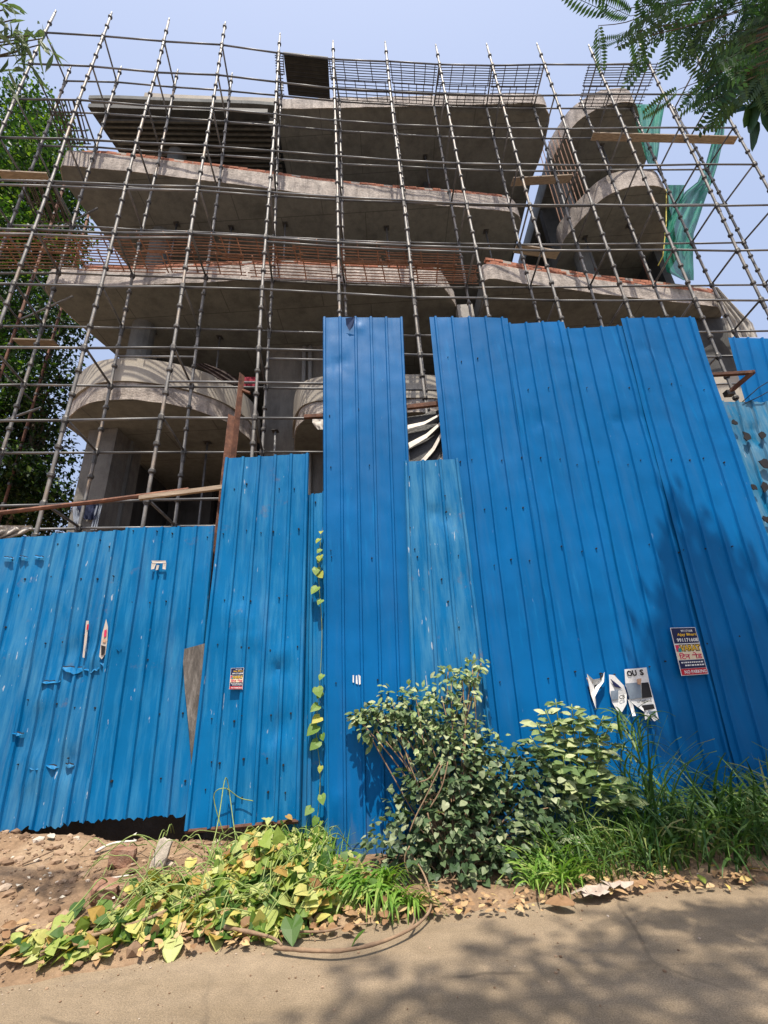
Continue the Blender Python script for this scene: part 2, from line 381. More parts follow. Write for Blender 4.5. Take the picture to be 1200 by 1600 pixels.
def line_px(pts, z, n=4): return [(p.x, p.y) for p in catmull([atz(u, v, z) for u, v in pts], n)]
def mortar_core(line, z0, z1):
    return edge_band('brick_parapet', line, z0, z1, M['mortar'], -.012, .1, .004, .25)

def slab(line, back, z0, z1):
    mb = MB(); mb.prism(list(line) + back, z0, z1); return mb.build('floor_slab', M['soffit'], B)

# roof slab, level D
D = line_px([(128, 162), (180, 162), (270, 166), (430, 171), (520, 170), (700, 166), (838, 163), (852, 172), (857, 190), (845, 240), (832, 275)], 18.1)
DR = [p for p in D if p[0] > -2.75]; DL = [p for p in D if p[0] <= -2.7]
slab(DR, [(6.1, 14.5), (-2.75, 14.5)], 18.1, 18.62)
edge_band('slab_edge', DR, 18.1, 18.64, M['band'])
slab([(p[0], p[1] + .12) for p in DL], [(-2.3, 7.85), (-2.3, 14.5), (-7.4, 14.5)], 18.64, 18.8)
dl = line_px([(200, 162), (270, 166), (430, 171)], 18.1)
edge_band('roof_upstand', [(p[0], p[1] + .5) for p in dl], 18.5, 19.75, M['plaster'], rough=.006)
for k in range(26):                                                        # steel shuttering still hanging under the left of the roof slab
    y = 7.62 + k * .15; mb = MB(); mb.box((-5.2 + .02 * k, y + .2, 18.05), (5.3 - k * .07, .05, .10), rot=Matrix.Rotation(.065, 3, 'Z')); mb.build('shuttering_beam', M['shutter_hi'], B)
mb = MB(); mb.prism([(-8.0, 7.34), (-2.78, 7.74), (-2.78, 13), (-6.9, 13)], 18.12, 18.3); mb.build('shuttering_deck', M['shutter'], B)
# right roof balcony
Dr = line_px([(862, 262), (868, 240), (897, 197), (923, 177), (950, 165), (987, 161.5), (997, 180), (1010, 250)], 18.1)
slab(Dr, [(10.3, 14), (6.6, 14)], 18.1, 18.86); edge_band('slab_edge', Dr, 18.1, 18.88, M['band'])
# level C
C_ = line_px([(100, 285), (96, 262), (110, 261), (200, 269), (300, 281), (400, 293), (500, 306), (618, 317), (700, 323), (790, 331), (808, 337), (813, 350), (806, 375)], 14.3)
slab(C_, [(4.6, 14.5), (-6.9, 14.5)], 14.3, 14.88); edge_band('slab_edge', C_, 14.3, 14.92, M['band'])
cb = [p for p in C_ if p[1] < 8.72 and p[0] > -7.3]; core = mortar_core(cb, 14.92, 15.08); brick_course(cb, 14.92, 2, core)
Cr = line_px([(878, 392), (883, 373), (922, 330), (947, 308), (975, 296), (1000, 292), (1036, 296), (1046, 330), (1060, 400)], 14.3)
slab(Cr, [(10.2, 14), (6.2, 14)], 14.3, 15.0); edge_band('slab_edge', Cr, 14.3, 15.04, M['band'])
# level B
Bl = line_px([(140, 520), (78, 462), (80, 444), (120, 446), (200, 447), (300, 443), (430, 438), (560, 443), (680, 448), (694, 453), (712, 480)], 10.8)
slab(Bl, [(2.25, 14.5), (-6.1, 14.5)], 10.8, 11.3); edge_band('slab_edge', Bl, 10.8, 11.32, M['band'])
bb = [p for p in Bl if p[1] < 8.05 and p[0] > -6.9]; core = mortar_core(bb, 11.32, 11.48); brick_course(bb, 11.32, 2, core)
Br = line_px([(757, 452), (758, 439), (772, 436.5), (812, 443), (867, 450), (921, 458), (971, 464), (1037, 471), (1117, 480), (1128, 488), (1118, 510)], 10.8)
slab(Br, [(9.7, 14.5), (2.8, 14.5)], 10.8, 11.32); edge_band('slab_edge', Br, 10.8, 11.3, M['band'])
bb = [p for p in Br if p[0] > 3.0 and p[1] < 9.4]; core = mortar_core(bb, 11.3, 11.55); brick_course(bb, 11.3, 3, core)
# level A balconies
A_ = line_px([(106, 668), (111, 652), (125, 639), (145, 629.5), (173, 625.5), (207, 625.5), (250, 630), (295, 639), (335, 652), (363, 666), (386, 684), (396, 699), (400, 715)], 7.3)
slab(A_, [(-2.9, 12), (-6.4, 12)], 7.3, 7.42)
edge_band('slab_edge', A_, 7.3, 7.72, M['band'], rough=.03)
edge_band('balcony_parapet', A_, 7.72, 8.3, M['plaster'], .065, .19, .003)
A2 = line_px([(461, 704), (462, 680), (470, 662), (485, 653), (520, 648), (640, 645), (700, 648), (760, 665), (775, 690)], 7.3)
slab(A2, [(2.9, 12), (-1.9, 12)], 7.3, 7.42)
edge_band('slab_edge', A2, 7.3, 7.66, M['band'], rough=.03); edge_band('balcony_parapet', A2, 7.66, 8.3, M['plaster'], .065, .19, .003)
mb = MB(); mb.prism([(5.5, 9.2), (9.6, 9.5), (9.6, 14), (5.5, 14)], 7.3, 7.6); mb.build('floor_slab', M['soffit'], B)
# walls and columns
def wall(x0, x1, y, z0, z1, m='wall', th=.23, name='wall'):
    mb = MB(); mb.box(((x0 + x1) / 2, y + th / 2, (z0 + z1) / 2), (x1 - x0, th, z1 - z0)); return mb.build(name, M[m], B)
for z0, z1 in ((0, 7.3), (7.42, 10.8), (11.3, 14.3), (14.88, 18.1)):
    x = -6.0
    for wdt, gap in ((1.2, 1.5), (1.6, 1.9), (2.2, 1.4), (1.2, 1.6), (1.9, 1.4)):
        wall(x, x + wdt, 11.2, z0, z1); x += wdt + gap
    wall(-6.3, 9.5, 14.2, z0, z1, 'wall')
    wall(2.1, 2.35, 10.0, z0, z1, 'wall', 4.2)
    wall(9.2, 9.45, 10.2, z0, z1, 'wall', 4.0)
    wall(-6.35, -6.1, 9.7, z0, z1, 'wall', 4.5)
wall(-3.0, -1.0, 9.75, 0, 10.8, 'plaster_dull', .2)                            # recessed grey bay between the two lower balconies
for x in (-1.95, -1.78):
    mb = MB(); mb.tube([(x, 9.66, 0), (x, 9.66, 10.7)], .055, 8); mb.build('downpipe', M['pale_wall'], B, smooth=True)
def column(x, y, z0, z1, r=.28, m='soffit', n=14):
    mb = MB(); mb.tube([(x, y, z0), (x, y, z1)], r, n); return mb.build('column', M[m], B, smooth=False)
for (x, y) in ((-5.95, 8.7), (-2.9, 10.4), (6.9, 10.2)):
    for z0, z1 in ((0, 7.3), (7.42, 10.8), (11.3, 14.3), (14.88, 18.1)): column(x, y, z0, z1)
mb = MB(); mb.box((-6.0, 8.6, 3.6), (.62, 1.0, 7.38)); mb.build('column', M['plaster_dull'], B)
mb = MB(); mb.box((2.42, 8.75, 9.1), (.4, .3, 3.38)); mb.build('column', M['pale_wall'], B)
mb = MB(); mb.box((9.3, 9.6, 8.2), (1.2, .2, 1.1)); mb.build('wall', M['plaster'], B, label='pale wall beside the right end of the fence')
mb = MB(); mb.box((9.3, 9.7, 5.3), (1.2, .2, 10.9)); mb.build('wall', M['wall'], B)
# starter bars between the two roof slabs
for k in range(9):
    mb = MB(); x = 6.15 + k * .075; mb.tube([(x, 9.6 - k * .1, 15.0), (x + .03, 9.6 - k * .1, 18.7 - .1 * (k % 3))], .013, 5); mb.build('starter_bar', M['rustbar'], B)
# steel props standing on the slabs
PROPL = ['steel prop standing behind the left curved balcony parapet', 'steel prop by the right end of the left curved balcony', 'steel prop in front of the grey recessed bay', 'steel prop in the dark below the left curved balcony, right one', 'second steel prop from the left under the third level slab', 'third steel prop from the left under the third level slab',
         'steel prop under the middle of the third level slab', 'steel prop under the third level slab, above the tall sheet gap', 'steel prop under the right end of the third level slab', 'steel prop under the roof slab', 'steel prop with a dark head under the lower right round balcony', 'steel prop left under the lower right round balcony', 'steel prop under the upper right round balcony', 'steel prop in the dark below the left curved balcony, left one']
for i, (u, v, zs, zt, yy) in enumerate([(240, 520, 7.42, 10.8, 8.9), (340, 560, 7.42, 10.8, 9.2), (435, 560, 0.3, 7.3, 8.6), (320, 730, 0.3, 7.3, 8.9), (278, 340, 11.3, 14.3, 8.4), (362, 350, 11.3, 14.3, 8.6),
                                        (445, 365, 11.3, 14.3, 8.6), (605, 370, 11.3, 14.3, 8.9), (762, 375, 11.3, 14.3, 9.2), (665, 250, 14.88, 18.1, 9.2), (985, 360, 11.3, 14.3, 9.3), (915, 375, 11.3, 14.3, 9.6), (945, 240, 15.0, 18.1, 9.2), (195, 720, 0.3, 7.3, 8.7)]):
    p = aty(u, v, yy)
    r0 = root('steel_prop', PROPL[i], 'prop', 'steel props under the slabs')
    mb = MB(); mb.tube([(p.x, yy, zs), (p.x, yy, lerp(zs, zt, .55))], .032, 8); mb.build('outer_tube', M['rust'], r0, smooth=True)
    mb = MB(); mb.tube([(p.x, yy, lerp(zs, zt, .52)), (p.x, yy, zt)], .024, 8); mb.build('inner_tube', M['ledger'], r0, smooth=True)
    mb = MB(); mb.box((p.x, yy, zt - .008), (.15, .15, .012)); mb.build('head_plate', M['cup'], r0)

# ------------------------------------------------------------------ scaffolding
SC = root('scaffolding', 'tall steel cuplock scaffolding of tubes standing in front of the concrete building', 'scaffolding')
ZR = [1.6 + 1.5 * (10.94 - k) for k in range(12)]
PX = [(-8.04, 5.72, 0), (-6.6, 5.83, 0), (-5.09, 6.0, .003), (-3.58, 6.13, .007), (-2.09, 6.33, .012), (-.61, 6.53, .012), (.88, 6.69, .004), (2.36, 6.83, 0), (3.88, 6.95, -.007), (5.4, 7.04, -.012), (6.95, 7.12, -.018), (8.48, 7.2, -.026), (9.98, 7.27, -.03)]
BK = [(-8.17, 6.68), (-6.8, 6.78), (-5.25, 6.97), (-3.69, 7.14), (-2.25, 7.32), (-.58, 7.53), (1.05, 7.68), (2.3, 7.80), (3.9, 7.93), (5.4, 8.02), (7.0, 8.10), (8.5, 8.18), (9.9, 8.26)]
def fp(i, z): x, y, s = PX[i]; return Vector((x + .012 * math.sin(z * .7 + i), y + s * (z - 14) + .01 * math.sin(z + 2 * i), z))
def bp(i, z): x, y = BK[i]; return Vector((x + .015 * math.sin(z * .6 + i * 2), y - .014 * (z - 18) * (0.4 if i > 5 else .15) + .01 * math.sin(z * .8 + i), z))
cup = MB()
def standard(fn, i, top):
    zs = np.arange(.3, top, 1.5).tolist() + [top]
    mb = MB(); mb.tube([fn(i, z) for z in zs], .029, 10); o = mb.build('standard', M['tube'], SC, smooth=True)
    mb = MB(); mb.tube([fn(i, top - .02), fn(i, top + .16)], .022, 8); mb.build('spigot', M['ledger'], o, smooth=True)
    mb = MB(); z = ZR[0] % .5
    while z < top - .05:
        p = fn(i, z); node = any(abs(z - q) < .02 for q in ZR)
        h = .075 if node else .045
        mb.tube([p - Vector((0, 0, h)), p - Vector((0, 0, h * .5)), p + Vector((0, 0, h * .5)), p + Vector((0, 0, h))], [.036, .053, .053, .036], 10); z += .5
    z = 3.0
    while z < top:                                                          # spigot sleeves
        p = fn(i, z - .22); mb.tube([p, p + Vector((0, 0, .16))], .039, 8); z += 3.0
    mb.build('cup_joint', M['cup'], o, smooth=False, kind='stuff')
TOPF = [19.05, 19.1, 19.05, 19.1, 18.95, 18.85, 18.95, 18.95, 19.0, 19.0, 18.9, 19.05, 19.0]
TOPB = [18.6, 18.65, 18.75, 18.8, 18.5, 18.2, 18.05, 18.0, 18.0, 18.05, 18.4, 18.1, 18.1]
for i in range(13): standard(fp, i, TOPF[i])
for i in range(13): standard(bp, i, TOPB[i])
def bar(name, a, b, r=.0225, m='ledger', par=None, ext=0.0):
    d = (b - a).normalized(); mb = MB(); mb.tube([a - d * ext, b + d * ext], r, 8); return mb.build(name, M[m], par or SC, smooth=True)
for k, z in enumerate(ZR):
    if k > 10: continue
    for i in range(12):
        if k == 0 and i == 11: continue
        if not (k >= 8 and 5 <= i <= 10 and k != 8): bar('ledger', fp(i, z + U(-.012, .012)), fp(i + 1, z + U(-.012, .012)))
        if not (k >= 9 and 5 <= i <= 10): bar('ledger', bp(i, z + U(-.012, .012)), bp(i + 1, z + U(-.012, .012)))
    for i in range(13):
        if not (k >= 9 and 6 <= i <= 10): bar('transom', fp(i, z + .03), bp(i, z + .03))
for k, i in ((5, 0), (5, 1), (5, 2), (4, 0), (4, 1), (4, 2), (4, 3), (5, 4), (5, 5), (5, 6), (7, 3), (7, 4), (6, 4), (6, 2)):       # odd guard tubes
    f = fp if k != 6 else bp; dz = -.14 if k in (4, 5) else -.75
    bar('guard_tube', f(i, ZR[k] + dz), f(i + 1, ZR[k] + dz), .022)
# short return of the scaffold along the left side of the building
SIDE = [(-8.35, 7.75), (-8.5, 8.9)]
for x, y in SIDE:
    fn = lambda i, z, x=x, y=y: Vector((x + .01 * math.sin(z), y, z)); mb = MB(); mb.tube([fn(0, .8), fn(0, 9), fn(0, 16.2)], .031, 8); o = mb.build('standard', M['rust'], SC, smooth=True)
    mb = MB()
    for q in np.arange(1.01, 16, .5): mb.tube([fn(0, q - .03), fn(0, q + .03)], .05, 8)
    mb.build('cup_joint', M['cup'], o, kind='stuff')
for k in range(2, 11):
    z = ZR[k] - .25; bar('ledger', bp(0, z), Vector((*SIDE[0], z))); bar('ledger', Vector((*SIDE[0], z)), Vector((*SIDE[1], z)))
    if k % 2: bar('brace', Vector((*SIDE[0], z)), Vector((-6.7, 7.2, z)))

# walkway gratings lying on the scaffold
def grating(i0, i1, z, nx_, ny, label, m, t0=.04, t1=.96, skew=0.0, r=.011, group=None, e0=0.0, e1=0.0, up=0.0):
    g = root('walkway_grating', label, 'grating', group)
    def pt(s, q):
        i = int(min(11, max(0, math.floor(s)))); fr = s - i
        a = fp(i, z).lerp(fp(i + 1, z), fr); b = bp(i, z).lerp(bp(i + 1, z), fr); p = a.lerp(b, q); p.z += .05 + up * q; return p
    for j in range(nx_):
        q = lerp(t0, t1, j / (nx_ - 1)) + U(-.008, .008); a, b = i0 + U(-e0, e0) + skew * q, i1 + U(-e1, e1) + skew * q
        n = max(2, int((b - a) * 2)); mb = MB(); mb.tube([pt(lerp(a, b, k / n), q) + Vector((0, 0, U(-.012, .012))) for k in range(n + 1)], r, 5); mb.build('long_bar', M[m], g)
    for j in range(ny):
        s = lerp(i0 + .04, i1 - .04, j / max(1, ny - 1)) + U(-.03, .03); mb = MB(); o0 = Vector((0, 0, .02)); mb.tube([pt(s + skew * t0, t0 - .02) + o0, pt(s + skew * t1, t1 + .02) + o0], r * 1.15, 5); mb.build('cross_bar', M[m], g)
    return g
K5 = ZR[5] + .03
for j, (a, b, nx_, ny, t0, t1, sk, pos) in enumerate([(-.15, .9, 7, 4, .05, .52, .05, 'at the left end, front half'), (.1, 1.35, 7, 5, .5, .98, -.04, 'at the left end, back half'), (.95, 2.2, 8, 4, .08, .55, .03, 'second from the left, front half'), (1.3, 2.5, 8, 5, .48, .98, 0, 'second from the left, back half'),
                                       (2.25, 3.3, 8, 4, .05, .5, .04, 'over the left end of the brick course'), (2.55, 3.6, 7, 4, .5, .97, -.05, 'behind the fourth tall tube'), (3.3, 4.4, 8, 5, .1, .6, .05, 'left of the narrow tall fence sheet'), (3.7, 4.9, 7, 4, .52, .98, 0, 'in the middle, back half'),
                                       (4.4, 5.6, 8, 5, .06, .55, -.03, 'above the narrow tall fence sheet'), (4.95, 6.1, 8, 5, .45, .98, .04, 'above the gap between fence sheets'), (5.6, 6.75, 9, 5, .1, .6, .06, 'second from the right'), (6.05, 7.15, 9, 4, .5, .98, 0, 'at the right end by the brick wall')]):
    grating(a, b, K5, nx_, ny, 'rusty bar grating on the middle scaffold level, ' + pos, 'rustbar', t0, t1, sk, .0125, 'rusty gratings laid on the scaffold', .06, .06, .03)
for a, b, pos in ((3.92, 4.08, 'left of the dark plate'), (4.88, 6.0, 'right of the dark plate'), (6.03, 6.98, 'in the middle'), (7.0, 8.0, 'second from its right end'), (8.02, 9.0, 'at its right end'), (9.85, 11.25, 'over the right roof balcony')):
    grating(a, b, ZR[0] + .03, 9, 5 if b - a > .3 else 2, 'dark bar grating on the top scaffold level ' + pos, 'darkbar', .04, .5, 0, .011, 'dark gratings on the scaffold top')
    grating(a + .02, b - .03, ZR[0] + .02, 7, 6 if b - a > .3 else 2, 'dark bar grating near the wall on the scaffold top, ' + pos, 'darkbar', .52, .98, 0, .011, 'dark gratings on the scaffold top')
grating(.45, 1.0, ZR[2] + .03, 4, 11, 'dark bar grating at the upper left corner of the scaffold', 'darkbar', .05, .97, -.1, .014, 'dark gratings at the left end')
grating(.5, 1.05, ZR[4] + .03, 3, 12, 'dark bar grating at the left end of the scaffold, below a plank', 'darkbar', .05, .97, -.1, .013, 'dark gratings at the left end')
pl = MB(); a, b, c, d = fp(4, ZR[0]).lerp(fp(5, ZR[0]), .08), fp(4, ZR[0]).lerp(fp(5, ZR[0]), .9), bp(4, ZR[0]).lerp(bp(5, ZR[0]), .84), bp(4, ZR[0]).lerp(bp(5, ZR[0]), .12)
pl.prism([(p.x, p.y) for p in (a, b, c, d)], ZR[0] + .07, ZR[0] + .10)
for q in np.linspace(.05, .95, 11):
    s0, s1 = a.lerp(d, q), b.lerp(c, q); pl.tube([Vector((s0.x, s0.y, ZR[0] + .055)), Vector((s1.x, s1.y, ZR[0] + .055))], .014, 4)
tag(pl.build('steel_deck_plate', M['shutter']), 'dark solid steel plate lying on the top of the scaffold', 'plate')
def plank(label, p0, p1, wd=.22, th=.04):
    p0, p1 = Vector(p0), Vector(p1); d = p1 - p0; mb = MB(); rot = d.to_track_quat('X', 'Z').to_matrix()
    for q in range(1): mb.box((p0 + p1) / 2, (d.length, wd, th), rot=rot)
    o = mb.build('plank', M['wood']); return tag(o, label, 'plank', 'planks on the scaffold')
plank('long wooden plank at the upper right reaching past the green net', aty(925, 213, 8.0), aty(1150, 219, 7.9), .2)
plank('short plank on the scaffold between the two upper slabs', aty(800, 284, 8.6), aty(892, 279, 8.9), .24)
plank('pale plank near the right end of the brick course', aty(805, 388, 8.5), aty(872, 398, 8.7), .25)
plank('weathered plank at the left end of the scaffold by the tree', aty(0, 273, 6.3), aty(76, 277, 6.5), .2)
plank('low plank at the left end of the scaffold under the tree', aty(25, 534, 7.6), aty(88, 536, 7.6), .2)

# ------------------------------------------------------------------ fence
def fence_root(label): return root('sheet_metal_fence', label, 'fence')
def sheet(par, mat, tl, tr, br, bl, off=0.0, ribs=5, rib_w=.052, rib_h=.03, dents=(), label=None, holes=(), jag=0.0, seed=0, warp=.016, edge=.0, curl=0.0, prim='fence_sheet'):
    """trapezoid-ribbed steel sheet through four corners of the fence plane"""
    A, Bp, Cp, Dp = [fence_pt(*p, off) for p in (tl, tr, br, bl)]
    prof = []; r_ = random.Random(seed)
    for i in range(ribs):
        c = (i + .5 * edge) / (ribs - 1 + edge); hw = rib_w / (A - Bp).length / 2
        prof += [(c - hw * 1.0, 0), (c - hw * .55, rib_h), (c + hw * .55, rib_h), (c + hw * 1.0, 0)]
        if i < ribs - 1:
            cn = (i + 1 + .5 * edge) / (ribs - 1 + edge)
            for f in (.2, .4, .6, .8): prof.append((lerp(c + hw, cn - hw, f), 0))
    if edge: prof = [(0, 0)] + prof + [(1, 0)]
    nv = max(10, int((A - Dp).length / .07)); mb = MB(); n = len(prof)
    jit = [r_.uniform(-jag, jag) for _ in prof]; jt = [r_.uniform(-jag, jag) * .2 for _ in prof]
    for j in range(nv + 1):
        q = j / nv
        for i, (s_, h) in enumerate(prof):
            p = A.lerp(Bp, s_).lerp(Dp.lerp(Cp, s_), q)
            g = h + warp * mnoise.noise((p.x * 1.3, p.z * .8, seed)) + .006 * mnoise.noise((p.x * 5, p.z * 4, seed + 7))
            for (du, dv, dr, dd) in dents:
                dd *= .62; e = (1 + .8 * mnoise.noise((p.x * 9, p.z * 9, seed))) * math.exp(-((abs(s_ - du) / dr) ** 1.5) - (((q - dv) * (A - Dp).length / max(.2, (A - Bp).length) / dr) ** 2)); g += dd * e
            g += curl * (max(0, q - .6) / .4) ** 2 * (s_ ** 2)
            p = p + FN * g
            if j == nv: p.z += jit[i]
            if j == 0: p.z += jt[i]
            mb.v.append(tuple(p)); mb.t.append(0)
    for j in range(nv):
        for i in range(n - 1):
            a = j * n + i; mb.f.append((a, a + n, a + n + 1, a + 1)); mb.m.append(0)
    o = mb.build(prim, mat, par, smooth=True); o.data.set_sharp_from_angle(angle=math.radians(24))
    if label: o['label'] = label
    hb = MB()
    for (hu, hv) in holes:
        p = fence_pt(hu, hv, off + .004) + FN * .02; hb.tube([p - FN * .03, p - FN * .004], r_.uniform(.006, .012), 7)
    if holes: hb.build('screw', M['hole'], o, kind='stuff')
    return o
def hole_rows(rows, u0, u1, n, seed, slope=0.0):
    r_ = random.Random(seed); return [(lerp(u0(v), u1(v), (k + r_.uniform(.1, .9)) / n), v + r_.uniform(-7, 7)) for v in rows for k in range(n)]
# left low fence
FL = fence_root('low left blue sheet metal fence, scratched and faded, on the rubble bank')
sheet(FL, M['blue_old'], (-150, 850), (84, 837), (-8, 1300), (-330, 1350), .0, 6, seed=1, label='faded leftmost sheet', jag=.02, warp=.02, holes=[(20, 875), (62, 870), (40, 905), (30, 930), (10, 980)], dents=[(.9, .45, .1, .03)])
sheet(FL, M['blue_old'], (87, 834), (203, 828), (132, 1284), (-6, 1302), .02, 6, seed=2, label='scratched sheet with torn flaps', jag=.03, warp=.03, dents=[(.55, .48, .18, -.05), (.8, .5, .12, .05), (.3, .83, .2, .05), (.7, .83, .14, -.05), (.25, .6, .2, .04)], holes=hole_rows((850, 905, 1000, 1100, 1190), lambda v: 85 - (v - 840) * .2, lambda v: 200 - (v - 830) * .15, 4, 3))
sheet(FL, M['blue_mid'], (200, 825), (333, 822), (294, 1274), (128, 1284), .045, 6, seed=3, label='flat blue sheet at the end', jag=.02, warp=.015, curl=.0, dents=[(.1, .45, .08, .03)], holes=hole_rows((835, 945, 1035, 1120, 1215), lambda v: 200 - (v - 830) * .15, lambda v: 330 - (v - 830) * .085, 4, 4))
fl = MB()
for (u, v, wd, hh, tilt) in [(13, 872, 14, 4, .4), (37, 871, 13, 4, .3), (61, 871, 14, 4, .2), (80, 1070, 30, 9, -.3), (113, 1050, 30, 17, .3), (143, 1052, 24, 12, -.5), (56, 1203, 20, 6, .1), (82, 1200, 20, 9, .4), (110, 1198, 16, 8, .1), (163, 1040, 12, 12, .5), (187, 1017, 8, 10, .2), (28, 1150, 18, 10, .2)]:
    n = 5; top = [fence_pt(u - wd / 2 + wd * k / n, v - hh / 2 + tilt * 6 * k / n + U(-1, 1), .035) for k in range(n + 1)]
    bot = [fence_pt(u - wd / 2 + wd * (k / n) + U(-2, 2), v - hh / 2 + tilt * 6 * k / n + hh * U(.2, .75) * math.sin(3.14 * (.12 + .76 * k / n)), .04 + .035 * U(.2, 1)) for k in range(n + 1)]
    fl.add(top + bot, [(k, n + 1 + k, n + 2 + k, k + 1) for k in range(n)])
    hb_ = [p - FN * .005 + Vector((0, 0, .012)) for p in top]; fl.add(hb_ + top, [(k, n + 1 + k, n + 2 + k, k + 1) for k in range(n)], 1)
fl.build('torn_flap', [M['blue_old'], M['hole']], FL, kind='stuff')
# middle patched sheet
FM = fence_root('medium height scuffed blue fence sheets between the low fence and the tall one')
sheet(FM, M['blue_mid'], (355, 716), (480, 709), (465, 1281), (292, 1298), .15, 6, seed=5, label='scuffed sheet with a small poster on it', jag=.012, warp=.025, holes=hole_rows((760, 830, 935, 1010, 1120, 1190, 1240), lambda v: 352 - (v - 716) * .1, lambda v: 476 - (v - 716) * .02, 5, 6), dents=[(.45, .55, .2, .035), (.75, .8, .12, -.06), (.3, .5, .12, .04), (.8, .62, .08, .04), (.75, .66, .1, -.05)])
sheet(FM, M['blue_mid'], (470, 775), (506, 769), (512, 1330), (452, 1330), .035, 3, seed=6, label='narrow strip of sheet with a rusty top corner', jag=.03, holes=[(480, 790), (493, 785), (478, 860), (488, 950)])
mb = MB(); mb.tube([fence_pt(290, 1299, .15), fence_pt(466, 1283, .15)], .022, 6); mb.build('rusty_bottom_rail', M['rust'], FM)
# tall fence
FT = fence_root('tall bright blue ribbed sheet hoarding, twice as high as the left fence')
sheet(FT, M['blue'], (507, 496), (627, 496), (662, 1335), (509, 1352), .05, 6, seed=8, label='narrow tall sheet standing apart', jag=.004, warp=.014, rib_h=.026, dents=[(.2, .13, .12, -.035), (.12, .93, .12, .04), (.45, .03, .06, .03)], holes=[(515, 650), (517, 730), (577, 727), (517, 860), (518, 870), (581, 872), (525, 1067), (560, 640), (590, 1062), (640, 870)])
tall = dict(rib_h=.03, warp=.022, edge=.7)
sheet(FT, M['blue'], (671, 495), (793, 497), (925, 1340), (752, 1335), -.02, 5, seed=9, holes=hole_rows((560, 720, 790, 880, 1060), lambda v: 680 + (v - 495) * .1, lambda v: 790 + (v - 495) * .155, 4, 9), **tall)
sheet(FT, M['blue'], (787, 506), (881, 502), (1052, 1340), (912, 1340), .012, 4, seed=10, holes=hole_rows((610, 720, 860, 1050), lambda v: 790 + (v - 495) * .15, lambda v: 880 + (v - 495) * .2, 3, 10), dents=[(.3, .27, .2, -.02)], **tall)
sheet(FT, M['blue'], (878, 513), (973, 509), (1190, 1340), (1046, 1340), -.005, 4, seed=11, dents=[(.6, .26, .16, -.04), (.9, .25, .1, -.03), (.4, .8, .2, .03)], holes=hole_rows((605, 722, 857, 1040), lambda v: 880 + (v - 495) * .2, lambda v: 970 + (v - 495) * .26, 3, 11), **tall)
sheet(FT, M['blue'], (970, 497), (1085, 496), (1370, 1345), (1186, 1345), .022, 5, seed=12, dents=[(.2, .09, .1, -.03), (.15, .72, .12, .04), (.5, .66, .2, .03)], holes=hole_rows((605, 717, 855, 1000), lambda v: 972 + (v - 495) * .25, lambda v: 1085 + (v - 495) * .32, 4, 12), **tall)
sheet(FT, M['blue_old'], (634, 721), (713, 717), (776, 1230), (652, 1240), .085, 4, seed=13, label='short faded sheet in front', jag=.012, warp=.02, dents=[(.7, .22, .2, -.05), (.5, .2, .12, -.04)], holes=[(640, 745), (662, 760), (665, 808), (695, 775), (697, 800), (648, 858), (652, 870), (640, 825), (700, 870), (716, 868), (690, 905), (700, 940), (717, 980), (735, 1020)])
mb = MB(); cr = [fence_pt(540, 497, .15), fence_pt(555, 495, .17), fence_pt(552, 510, .11), fence_pt(546, 517, .085), fence_pt(541, 508, .10)]
mb.add(cr, [(0, 1, 2, 3, 4)]); mb.build('bent_top_flap', M['navy_paint'], FT)
# right old fence
FR = fence_root('old blue sheet fence at the right edge beyond the tall hoarding')
sheet(FR, M['blue'], (1138, 527), (1260, 533), (1330, 830), (1218, 830), -.22, 6, seed=14, label='upper clean blue sheet', **tall)
sheet(FR, M['blue_torn'], (1128, 627), (1240, 630), (1330, 960), (1235, 960), -.12, 6, seed=15, label='lower faded sheet with torn holes', jag=.02, warp=.04, rib_h=.035, dents=[(.3, .18, .2, -.08), (.7, .2, .2, .08), (.5, .4, .2, -.06)])
mb = MB()
for (u, v, s_) in [(1167, 682, 8), (1190, 680, 7), (1141, 683, 4), (1194, 724, 9), (1147, 660, 5), (1178, 762, 5), (1194, 762, 8), (1197, 812, 6)]:
    c = fence_pt(u, v, -.075); pts = []
    for k in range(9):
        r_ = s_ / 690 * 7.5 * U(.5, 1.1); th = k / 9 * 6.283; pts.append(c + Vector((math.cos(th) * r_, FK * math.cos(th) * r_, math.sin(th) * r_ * 1.2)))
    pts2 = [p + FN * .012 for p in pts]; mb.add(pts2 + pts, [tuple(range(9))] + [(i, (i + 1) % 9, 9 + (i + 1) % 9, 9 + i) for i in range(9)])
mb.build('torn_hole', M['hole'], FR, kind='stuff')

# ------------------------------------------------------------------ posts, pipes, tarps, cloths
def thing_mesh(mb, name, mat, label, cat, group=None, smooth=False): return tag(mb.build(name, mat, smooth=smooth), label, cat, group)
def angle_post(name, p0, p1, wd, label, cat='post'):
    p0, p1 = Vector(p0), Vector(p1); d = (p1 - p0); rot = d.to_track_quat('Z', 'Y').to_matrix(); mb = MB()
    mb.box((p0 + p1) / 2, (wd, .008, d.length), rot=rot); mb.box((p0 + p1) / 2 + rot @ Vector((wd / 2, wd * .5, 0)), (.008, wd, d.length), rot=rot)
    return mb
r0 = root('rusty_post', 'upright rusty steel post standing behind the medium height fence sheet', 'post')
mb = angle_post('p', aty(378, 590, 5.75), aty(362, 735, 5.7), .11, ''); mb.build('upper_length', M['rust'], r0)
mb = angle_post('p', aty(366, 655, 5.68), aty(318, 1100, 5.62), .13, ''); mb.build('lower_length', M['rust'], r0)
mb = MB(); mb.box(aty(385, 612, 5.7), (.14, .05, .03), rot=Matrix.Rotation(.5, 3, 'Y')); mb.build('cleat', M['rust'], r0)
